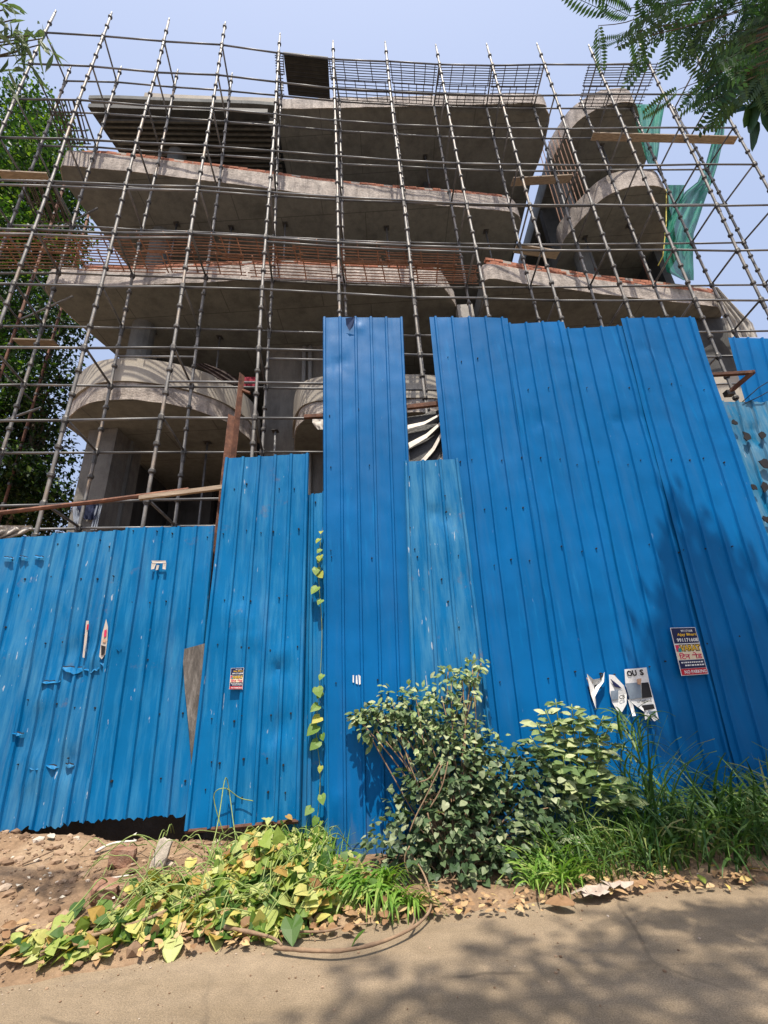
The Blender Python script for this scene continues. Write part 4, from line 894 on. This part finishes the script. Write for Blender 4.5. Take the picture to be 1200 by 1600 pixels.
for _ in range(26):
    b = Vector((U(2.3, 2.6), U(5.15, 5.45), .05)); sp.append((b, U(.9, 1.5), .026, U(0, 6.283), U(.4, 1.8)))
    for k in range(3):
        hd = U(0, 6.283); h = U(.3, 1.1); sp.append((b + Vector((U(-.1, .1), U(-.05, .05), h)), U(.25, .5), .026, hd, U(1.0, 2.4)))
blades(G, sp, M['grass'], 120)
G2 = root('tall_grass', 'low grass strip between the pale shrub and the right grass clump', 'grass')
sp = []
for _ in range(620):
    x = U(1.25, 2.3); y = U(4.62, 5.5); sp.append((Vector((x, y, gh(x, y) - .01)), U(.22, .55), U(.010, .022), U(0, 6.283), U(.5, 2.0)))
blades(G2, sp, M['grass'], 60)
G3 = root('grass_tuft', 'bright green drooping grass tuft left of the big bush', 'grass')
blades(G3, tuft([(590, 1405, 1), (570, 1400, 1), (620, 1412, .9), (640, 1418, .7), (550, 1392, .8), (600, 1385, 1.1)], 230, .46, .03, 14, (1.4, 2.9), -1.6), M['grass_hi'], 110)
G4 = root('grass_tuft', 'grass tuft at the right foot of the big bush', 'grass')
blades(G4, tuft([(860, 1370, 1), (880, 1385, .8), (842, 1385, .8), (900, 1380, .6), (870, 1355, 1.3)], 200, .5, .022, 14, (1.0, 2.5)), M['grass_hi'], 90)
G5 = root('grass_tuft', 'thin grass standing among the cut vines before the fence', 'grass')
blades(G5, tuft([(500, 1345, 1), (470, 1350, 1.1), (530, 1380, .8), (440, 1365, .8), (350, 1345, .6), (480, 1390, .9), (520, 1350, .9)], 300, .36, .017, 22, (.5, 2.4)), M['grass_hi'], 60)

# cut vines piled on the bank
VP = root('vine_pile', 'pile of cut yellow green heart leaved vines on the bank', 'vine')
LV = []; st = MB()
zones = [((440, 1330), 60, 30, 250, .085), ((420, 1375), 90, 40, 430, .10), ((350, 1400), 80, 30, 260, .10), ((460, 1430), 60, 28, 220, .11), ((300, 1430), 80, 24, 210, .09), ((200, 1455), 80, 22, 170, .09), ((90, 1490), 80, 16, 120, .08), ((380, 1450), 90, 20, 180, .10), ((540, 1400), 40, 30, 110, .07), ((500, 1330), 20, 35, 120, .075), ((250, 1400), 50, 20, 70, .09)]
for (cu, cv), ru, rv, n, sz in zones:
    for _ in range(n):
        a = U(0, 6.283); q = math.sqrt(rnd.random()); p = ground_pt(cu + ru * q * math.cos(a), cv + rv * q * math.sin(a)); hmax = (.30 if cu > 395 else .10)
        p.z += U(0.015, hmax) * (1 - q * .6) * (1.25 if rnd.random() < .2 else 1)
        LV.append((p, Vector((U(-1, 1), U(-1, .3), U(-.7, .45))), Vector((U(-.9, .9), U(-1.1, .3), 1)), sz * U(.45, 1.35)))
for (u, v, s) in [(440, 1400, .21), (465, 1410, .14), (425, 1440, .16), (470, 1400, .13), (455, 1455, .17), (500, 1375, .12), (405, 1385, .14), (385, 1335, .14), (300, 1340, .11), (265, 1365, .12), (330, 1425, .15), (240, 1405, .12), (100, 1430, .16), (270, 1470, .15), (480, 1340, .14), (120, 1410, .12)]:
    p = ground_pt(u, v + 14); p.z += .12 if u > 390 else .05; LV.append((p, Vector((U(-.4, .4), -.8, -.55)), Vector((U(-.3, .3), -.8, .8)), s))
leaf_mass(VP, LV, 'heart', M['vine'], 300)
for _ in range(85):
    u, v = U(150, 520), U(1320, 1460); p = ground_pt(u, v); th = U(-.6, .6) + (0 if rnd.random() < .6 else 1.3); L = U(.2, .7); pts = []
    for k in range(5): pts.append(p + Vector((math.cos(th) * L * (k / 4 - .5), math.sin(th) * L * (k / 4 - .5), (.05 if u < 390 else .14) + U(.02, .18) * math.sin(k / 4 * 3.1) + U(-.02, .03))))
    st.tube(catmull(pts, 3), U(.003, .0055), 5)
for pts in ([(300, 1440, .05), (330, 1405, .45), (345, 1330, .62), (360, 1335, .3), (372, 1375, .1)], [(350, 1330, .1), (328, 1310, .42), (345, 1290, .5), (370, 1300, .42), (392, 1290, .4)]):
    st.tube(catmull([ground_pt(u, max(v, 1325)) + Vector((0, 0, h)) for u, v, h in pts], 5), .005, 5)
st.build('vine_stem', M['gstem'], VP, smooth=True)
def stick(name, pts, r, mat, label, cat, lift=.02, group=None):
    mb = MB(); P = catmull([ground_pt(u, v) + Vector((0, 0, lift + h)) for u, v, h in pts], 6); n = len(P)
    mb.tube(P, [r * (1 - .5 * k / n) * U(.85, 1.15) for k in range(n)], 7); return thing_mesh(mb, name, mat, label, cat, group, True)
stick('dead_branch', [(60, 1505, .02), (150, 1478, .04), (230, 1455, .05), (310, 1418, .06), (385, 1385, .08)], .016, M['stem'], 'long dead branch lying along the cut vines', 'branch')
stick('dead_branch', [(350, 1465, .03), (420, 1478, .03), (440, 1490, .02)], .014, M['stem'], 'short dead branch at the road end of the vine pile', 'branch')
stick('bent_twig', [(428, 1488, .0), (470, 1495, .01), (530, 1497, .015), (590, 1485, .015), (640, 1463, .015), (668, 1440, .02), (675, 1425, .05), (664, 1395, .10), (640, 1370, .18)], .014, M['stem'], 'long bent brown twig looping out onto the road', 'twig')
stick('dead_branch', [(640, 1462, .01), (648, 1448, .02), (645, 1428, .02)], .010, M['stem'], 'small forked twig beside the looping brown twig', 'twig')
stick('dead_branch', [(405, 1462, .0), (500, 1468, .02), (540, 1460, .02), (575, 1455, .02)], .009, M['stem'], 'thin twig under the bright grass tuft', 'twig')
stick('dead_branch', [(148, 1338, .01), (175, 1328, .03), (212, 1322, .02)], .014, M['cream'], 'pale bent stick on the rubble above the bricks', 'stick')
stick('dead_branch', [(160, 1382, .01), (200, 1378, .02)], .010, M['cream'], 'white stick on the rubble below the round brick', 'stick')
stick('broken_pipe', [(250, 1296, .05), (262, 1290, .07), (270, 1286, .1)], .024, M['cream'], 'short pale broken pipe at the foot of the low fence', 'pipe')
stick('dead_branch', [(34, 1356, .0), (70, 1345, .03), (82, 1338, .02)], .009, M['stem'], 'dark short twig at the left of the rubble', 'twig')

# creeper hanging at the slit by the narrow tall sheet
CR = root('creeper', 'thin leafy creeper climbing beside the narrow tall fence sheet', 'creeper'); LV = []; st = MB()
st.tube(catmull([fence_pt(u, v, .10) for u, v in [(502, 830), (498, 900), (503, 980), (500, 1060), (494, 1140), (500, 1200), (498, 1260), (490, 1310)]], 5), .004, 5)
for (u, v, s) in [(502, 838, .07), (499, 850, .09), (502, 866, .08), (499, 876, .10), (496, 895, .12), (500, 903, .12), (496, 925, .13), (503, 945, .09), (503, 880, .09), (504, 1062, .08), (497, 1082, .13), (503, 1090, .09), (498, 1110, .12), (500, 1128, .12), (497, 1142, .15), (499, 1166, .13), (503, 1155, .08), (501, 1205, .07), (502, 1250, .10), (488, 1270, .10), (497, 1285, .09), (503, 1300, .12), (490, 1300, .1)]:
    LV.append((fence_pt(u + U(-2, 2), v - 8, .10 + U(0, .05)), Vector((U(-.8, .4), -.45, U(-1, -.3))), Vector((U(-.5, .3), -1, .5)), s))
leaf_mass(CR, LV, 'heart', M['creeper'], len(LV)); st.build('creeper_stem', M['gstem'], CR)

# rubble
def lump(c, r, sq=.7, n=9, seed=0, angular=.35):
    bm = bmesh.new(); bmesh.ops.create_icosphere(bm, subdivisions=1, radius=1)
    for v in bm.verts: v.co = Vector((v.co.x * U(.8, 1.2), v.co.y * U(.8, 1.2), v.co.z * sq)) * r * (1 + U(-angular, angular) * .6)
    vs = [tuple(v.co + c) for v in bm.verts]; fs = [tuple(q.index for q in f.verts) for f in bm.faces]; bm.free(); return vs, fs
def rock(label, u, v, size, m, rot, name='brickbat', cat='brick'):
    p = ground_pt(u, v); bm = bmesh.new(); bmesh.ops.create_cube(bm, size=1); bmesh.ops.subdivide_edges(bm, edges=bm.edges[:], cuts=3, use_grid_fill=True)
    for q in bm.verts:
        l = max(abs(q.co.x), abs(q.co.y), abs(q.co.z)); e = (q.co.length / .87); q.co *= 1 - .16 * max(0, e - .7) / .3
        q.co += Vector((mnoise.noise(q.co * 5 + p), mnoise.noise(q.co * 5 + p * 2), mnoise.noise(q.co * 5 - p))) * .09; q.co = Vector((q.co.x * size[0], q.co.y * size[1], q.co.z * size[2]))
    bmesh.ops.rotate(bm, verts=bm.verts, matrix=Matrix.Rotation(rot[2], 3, 'Z') @ Matrix.Rotation(rot[0], 3, 'X') @ Matrix.Rotation(rot[1], 3, 'Y'), cent=(0, 0, 0))
    me = bpy.data.meshes.new(name); bm.to_mesh(me); bm.free(); me.materials.append(M[m]); o = bpy.data.objects.new(name, me); COL.objects.link(o); o.location = p + Vector((0, 0, size[2] * .42)); tag(o, label, cat)
rock('broken red brick lying on the rubble left of the pale block', 190, 1352, (.21, .14, .15), 'old_brick', (.1, .15, .3))
rock('round worn red brick on the rubble nearest the road', 161, 1408, (.19, .15, .13), 'old_brick', (.3, .1, .5))
rock('pale concrete block leaning on the rubble', 250, 1356, (.12, .12, .23), 'pale_block', (-.2, .25, .3), 'concrete_block', 'block')
rock('small brown stone in the shade under the low fence', 161, 1303, (.12, .09, .10), 'old_brick', (.2, .3, .2), 'stone', 'stone')
rock('brick lump buried at the left end of the low fence', 280, 1310, (.2, .1, .1), 'scrap', (.1, .1, .1), 'stone', 'stone')
M['pebble'] = leaf_mat('pebble', [(0, (.15, .095, .06)), (.5, (.25, .165, .105)), (.92, (.34, .24, .16)), (1, (.50, .43, .35))], 0.0, .95, .1)
mb = MB()
for _ in range(2300):
    x = U(-6.5, -.8); s = rnd.random() ** .8; y = lerp(ye(x) + .05, fy(x) + .05, s); r = .010 + .05 * rnd.random() ** 4
    mb.ct = rnd.random(); mb.add(*lump(Vector((x, y, gh(x, y) + .022)), r, U(.35, .8)))
mb.build('rubble', M['pebble'], kind='stuff', label='small stones and brick crumbs strewn over the soil bank')
mb = MB()
for _ in range(1500):
    x = U(-4, 6.5); y = ye(x) + .5 - 1.7 * rnd.random() ** 2.2; y = y if rnd.random() < .6 else ye(x) + U(-.12, .2); r = .003 + .009 * rnd.random() ** 3; mb.ct = rnd.random(); mb.add(*lump(Vector((x, y, gh(x, y) + .02 if y > ye(x) else .004)), r, .6))
mb.build('gravel', M['pebble'], kind='stuff', label='grit and gravel along the edge of the road')
# fallen leaves
def fallen(u, v, s, kind, mat, label, group):
    p = ground_pt(u, v); mb = MB(); mb.ct = rnd.random(); shv, shf = SH[kind]; fr = frame(Vector((U(-1, 1), U(-1, 1), U(-.05, .15))), Vector((U(-.25, .25), U(-.35, .1), 1)))
    mb.add([fr @ (Vector((x, y - .5, z + .25 * x * x + .12 * y)) * s) for x, y, z in shv], shf); o = mb.build('fallen_leaf', M[mat]); o.location = p + Vector((0, 0, .028)); tag(o, label, 'leaf', group)
fallen(560, 1476, .15, 'oval', 'creeper', 'yellow fallen leaf on the road inside the loop of the brown twig', None)
fallen(875, 1420, .24, 'oval', 'dry', 'large tan fallen leaf on the road edge under the grass tuft', None)
fallen(717, 1430, .13, 'oval', 'dry', 'small tan leaf on the soil in front of the big bush', None)
fallen(1160, 1378, .17, 'oval', 'dry', 'tan fallen leaf below the tall grass at the right edge', None)
fallen(1062, 1387, .16, 'oval', 'dry', 'curled brown leaf at the middle of the right grass edge', None)
fallen(925, 1402, .15, 'oval', 'dry', 'brown leaf just left of the crumpled pale paper', None)
fallen(660, 1412, .14, 'heart', 'dry', 'dry leaf on the litter where the brown twig rises into the bush', None)
fallen(1098, 1381, .11, 'oval', 'creeper', 'small yellow leaf near the right end of the grass edge', None)
fallen(28, 1392, .10, 'oval', 'palel', 'pale dry leaf at the far left of the rubble bank', None)
fallen(78, 1312, .12, 'oval', 'palel', 'pale leaf scrap near the shadow under the low fence', None)
fallen(14, 1482, .13, 'oval', 'dry', 'brown leaf at the left end of the dead branch', None)
L2 = []
def lit(u, v, s): p = ground_pt(u, v); p.z += U(.015, .05); L2.append((p, Vector((U(-1, 1), U(-1, 1), U(-.2, .35))), Vector((U(-.6, .6), U(-.9, .3), 1)), s))
for k in range(130): u = U(490, 700); lit(u, U(1418, 1466) - (u - 500) * .13, U(.04, .13))
for k in range(200): u = U(0, 430); lit(u, U(1462, 1512) - u * .10 + U(-14, 14), U(.04, .12))
for k in range(110): u = U(840, 1200); lit(u, U(1384, 1412) - (u - 840) * .075, U(.03, .11))
for k in range(60): lit(U(700, 860), U(1405, 1432), U(.03, .08))
leaf_mass(None, L2, 'oval', M['dry'], 0, mass='leaf_litter')
tag(bpy.data.objects['leaf_litter'], 'dry brown leaves littering the soil along the edge of the road', None)
L2 = []
for k in range(34): u = U(0, 260); lit(u, U(1310, 1440), U(.02, .06))
leaf_mass(None, L2, 'quad', M['palel'], 0, mass='paper_scraps'); tag(bpy.data.objects['paper_scraps'], 'tiny pale scraps of paper and leaf on the rubble bank')
mb = MB(); p = ground_pt(945, 1407)
for (du, dv, a, b) in [(-34, 2, 26, 9), (-8, -4, 24, 11), (14, -8, 20, 8), (-18, 5, 20, 7), (34, -10, 26, 5), (2, 3, 16, 6)]:
    q = ground_pt(945 + du, 1404 + dv) + Vector((0, 0, .03)); k = 4.6 / 690; n = 7
    ring = [q + Vector((math.cos(i / n * 6.283) * a * k * U(.6, 1.1) / 1.4, math.sin(i / n * 6.283) * b * k * U(.6, 1.1) * 1.2, U(0, .05))) for i in range(n)]
    mb.add([q + Vector((0, 0, .035))] + ring, [(0, 1 + i, 1 + (i + 1) % n) for i in range(n)])
M['paperlit'] = simple('dirty_paper', [(.3, (.30, .23, .18)), (.7, (.47, .39, .32))], 12, .9)
thing_mesh(mb, 'crumpled_paper', M['paperlit'], 'crumpled pale paper litter on the road edge under the right hand grass', 'litter')

# ------------------------------------------------------------------ trees
def limb(mb, p0, p1, r0, r1, n=6, wob=.3):
    p0, p1 = Vector(p0), Vector(p1); P = [p0.lerp(p1, k / n) + (Vector((U(-wob, wob), U(-wob, wob), U(-wob, wob) * .4)) if 0 < k < n else Vector()) for k in range(n + 1)]; P = catmull(P, 3); m = len(P) - 1
    mb.tube(P, [lerp(r0, r1, k / m) for k in range(m + 1)], 8)
def far_tree(label, base, clumps, n_leaf, size, y, mat='tree'):
    T = root('tree', label, 'tree'); tr = MB(); base = Vector(base); top = base + Vector((U(-.6, .6), .5, 9)); limb(tr, base, top, .32, .16, 6, .25); LV = []
    for (u, v, r, dens) in clumps:
        c = aty(u, v, y + U(-.8, 1.2)); R = r / 690 * (c - EYEV).length
        st_ = base.lerp(top, U(.35, 1.0)); limb(tr, st_, c, .09, .025, 4, .3)
        for _ in range(int(n_leaf * dens * r * r / 1900)):
            sub = c + rvec() * R
            for _ in range(9):
                p = sub + rvec() * .42; LV.append((p, Vector((U(-1, 1), U(-1, 1), U(-1, .1))), Vector((U(-.6, .6), U(-.8, .4), 1)), size * U(.6, 1.3)))
    tr.build('trunk', M['bark'], T, smooth=True); leaf_mass(T, LV, 'quad', M[mat], 0, mass='crown')
far_tree('tall tree with sunlight painted into its crown, rising behind the left end of the scaffold', (-13.5, 11.5, 0), [(52, 195, 34, 1.1), (30, 225, 40, 1.0), (80, 235, 34, 1.0), (20, 270, 42, 1.1), (70, 285, 44, 1.1), (110, 300, 26, .9), (40, 330, 46, 1.2), (90, 345, 34, 1.0), (15, 380, 40, 1.2), (60, 390, 40, 1.1), (105, 385, 26, .6), (-30, 260, 50, 1.0), (-40, 350, 60, 1.0), (40, 150, 22, .4), (60, 165, 24, .5)], 230, .17, 10.5, 'tree_sunlit')
far_tree('tree with shade painted into its leaves behind the lower left of the scaffold', (-10.2, 10.8, 0), [(20, 450, 40, 1.0), (65, 470, 36, 1.0), (100, 500, 28, .8), (25, 520, 40, .9), (75, 545, 34, .8), (20, 590, 38, .9), (62, 615, 34, .7), (95, 585, 22, .6), (15, 660, 36, 1.0), (55, 690, 34, .8), (85, 660, 20, .6), (90, 720, 20, .6), (20, 735, 36, 1.0), (60, 770, 34, 1.0), (95, 780, 18, .8), (-30, 500, 50, 1), (-35, 620, 55, 1), (-40, 740, 50, 1), (25, 800, 40, 1.0), (80, 815, 26, 1.0)], 230, .14, 9.8)

# overhead pinnate tree at the right, trunk outside the frame
PT = root('tree', 'feathery leaved tree hanging into the top right corner', 'tree'); tr = MB()
tb_ = Vector((7.2, .6, 0)); fork = Vector((6.3, 1.0, 5.2)); limb(tr, tb_, fork, .26, .17, 6, .12)
def pinna_mesh(m=16):
    mb = MB()
    mb.tube([(0, 0, 0), (0, .5, -.025), (0, 1, -.10)], .005, 4)
    for k in range(m):
        y = .06 + .92 * k / (m - 1); l = .17 * math.sin(math.pi * (.16 + .74 * k / m)) + .05; z = -.10 * y * y; wd = .036
        for sg in (1, -1):
            d = Vector((sg * math.cos(.45), math.sin(.45), -.12)); b = Vector((0, y, z)); tip = b + d * l; mid = b + d * l * .55; pr = Vector((-d.y, d.x, 0)).normalized() * wd * sg
            mb.ct = rnd.random() * .5; mb.add([b, mid + pr, tip, mid - pr], [(0, 1, 2, 3) if sg < 0 else (3, 2, 1, 0)])
    o = mb.build('frond', M['frond']); me = o.data; bpy.data.objects.remove(o); return me
PM = [pinna_mesh(13), pinna_mesh(15), pinna_mesh(12)]
nfrond = [0]
def spray(tip, frm, n, L, par=PT):
    frm = Vector(frm); tip = Vector(tip); limb(tr, frm, tip, .005, .0018, 3, .02); d0 = (tip - frm).normalized()
    for k in range(n):
        q = .25 + .75 * k / max(1, n - 1); p = frm.lerp(tip, q)
        d = Vector((U(-1, 1), U(-1, 1), U(-1.0, .0))) + d0 * .5; vd = (EYEV - p).normalized(); n_ = vd + Vector((U(-.55, .55), U(-.55, .55), U(-.55, .55))); s = L * U(.7, 1.15)
        inst('frond', PM[rnd.randrange(3)], Matrix.Translation(p) @ frame(d, n_).to_4x4() @ Matrix.Scale(s, 4), par); nfrond[0] += 1
def on_ray(u, v, dist): return EYEV + ray(u, v).normalized() * dist
for (u, v, dist, n) in [(935, 40, 4.7, 5), (950, 20, 4.8, 5), (970, 60, 4.7, 6), (985, 25, 4.9, 6), (1000, 55, 4.8, 6), (960, 75, 4.6, 5), (1020, 15, 5.0, 6), (1035, 40, 4.9, 5), (1060, 20, 5.0, 6), (1070, 40, 4.8, 5), (1095, 15, 5.0, 7), (1115, 30, 5.0, 7), (1130, 10, 5.1, 7), (1150, 35, 5.0, 6), (1110, 65, 4.7, 6), (1125, 85, 4.6, 6), (1100, 95, 4.6, 5), (1085, 120, 4.5, 5), (1120, 115, 4.5, 6), (1095, 145, 4.4, 6), (1115, 140, 4.5, 5), (1075, 150, 4.4, 5), (1080, 175, 4.4, 4), (1170, 15, 5.2, 7), (1190, 30, 5.2, 7), (1090, 165, 4.4, 5), (1060, 140, 4.5, 3), (1140, 60, 4.9, 6), (1165, 45, 5.0, 6)]:
    p = on_ray(u, v, dist); spray(p, p.lerp(Vector((5.2, 1.3, 6.2)), .18), max(2, n - 2), .30)
for tgt in [(1040, 5, 5.1), (1120, 70, 4.9), (1180, 20, 5.2), (1100, 130, 4.6)]: limb(tr, fork, on_ray(*tgt), .03, .006, 6, .08)
# crown mass outside the frame, over the road and to the right, that throws the dappled shade
CL = []
def crown_blob(c, r, n, sz=.16):
    c = Vector(c); limb(tr, fork.lerp(Vector((6.0, .4, 9)), U(0, .7)), c, .03, .008, 4, .12)
    for _ in range(n):
        p = c + rvec() * r; CL.append((p, rvec(), Vector((U(-.5, .5), U(-.5, .5), 1)), sz * U(.6, 1.3)))
def proj(p):
    c = RW.T @ (np.array(p) - np.array([0, 0, EYE])); return (600 + F * c[0] / -c[2], 800 - F * c[1] / -c[2]) if c[2] < -.1 else (9999, 9999)
def shade(p, dist, r, n):
    crown_blob(Vector(p) + sdir * dist, r, n, .17)
for (u, v) in [(1095, 890), (1130, 960), (1080, 985), (1180, 960), (1100, 1060), (1160, 1060), (1195, 1130), (1060, 1130), (1130, 1150), (1185, 1220)]: shade(fence_pt(u, v), U(10.5, 12), .5, 190)
for (u, v, r) in [(1100, 1330, .5), (1160, 1290, .5), (1020, 1330, .4), (1190, 1350, .4), (1080, 1350, .35)]: shade(ground_pt(u, v), U(9.5, 11), r, int(230 * r))
for (u, v, r) in [(1100, 1480, .55), (1000, 1540, .5), (1180, 1550, .5), (900, 1500, .34), (780, 1490, .28), (800, 1570, .42), (640, 1580, .36), (560, 1515, .2), (1050, 1590, .5), (900, 1595, .4), (720, 1600, .4), (540, 1600, .25), (1190, 1440, .35), (960, 1450, .3), (1120, 1620, .5)]: shade(atz(u, v, 0), U(10.5, 14), r * 1.1, int(120 * r))
for c, r, n in [((7.2, 1.8, 8.0), 1.0, 420), ((6.2, .2, 7.2), .9, 360), ((5.6, -1.2, 8.0), 1.0, 360), ((7.6, -.4, 9.5), 1.0, 360)]: crown_blob(c, r, n)
def hidden_or_corner(p):
    u, v = proj(p); return not (-40 < u < 1215 and -15 < v < 1600) or (u > 1080 and v < 40)
CL = [q for q in CL if hidden_or_corner(q[0])]
leaf_mass(PT, CL, 'quad', M['frond'], 0, mass='crown'); tr.build('trunk', M['bark'], PT, smooth=True)
# broad leaves at the right edge
BT = root('tree', 'broad leaved branch hanging at the right edge of the sky', 'tree'); LV = []; tr = MB()
limb(tr, (8.6, 3.4, .1), (6.4, 3.3, 6.4), .14, .06, 7, .15)
for (u, v, n) in [(1175, 55, 5), (1190, 80, 6), (1165, 70, 3), (1195, 45, 6), (1175, 95, 4), (1200, 110, 5), (1185, 130, 4), (1195, 150, 5), (1178, 165, 4), (1190, 178, 3), (1210, 140, 6), (1215, 90, 8), (1155, 90, 3)]:
    c = on_ray(u, v, 6.3)
    for _ in range(n): LV.append((c + rvec() * .12, Vector((U(-.9, .5), U(-.5, .5), U(-1, .1))), Vector((U(-.5, .5), U(-.7, .2), 1)), U(.20, .32)))
    limb(tr, (6.4, 3.3, 6.4), c, .02, .006, 3, .06)
leaf_mass(BT, LV, 'oval', M['frond'], 70, mass='crown'); tr.build('trunk', M['bark'], BT, smooth=True)
# overhead branch at top left
LT = root('tree', 'branch of long narrow leaves hanging into the top left corner', 'tree'); LV = []; tr = MB()
limb(tr, (-6.4, 1.2, .3), (-4.6, 1.9, 6.3), .18, .07, 6, .1)
for (u, v, n) in [(8, 15, 12), (25, 30, 12), (20, 55, 14), (40, 60, 14), (55, 55, 12), (62, 70, 9), (45, 85, 8), (10, 85, 12), (5, 55, 12), (0, 105, 7), (30, 80, 9), (-20, 40, 20), (-25, 90, 16), (12, 0, 12), (68, 60, 4)]:
    n = int(n * .55); c = on_ray(u, v, 6.0); limb(tr, (-4.6, 1.9, 6.3), c, .012, .004, 3, .05)
    for _ in range(n): LV.append((c + rvec() * .13, Vector((U(-.5, .9), U(-.5, .5), U(-1, -.1))), Vector((U(-.9, .9), U(-1, .3), .6)), U(.15, .26)))
leaf_mass(LT, LV, 'lance', M['mango'], 120, mass='crown'); tr.build('trunk', M['bark'], LT, smooth=True)
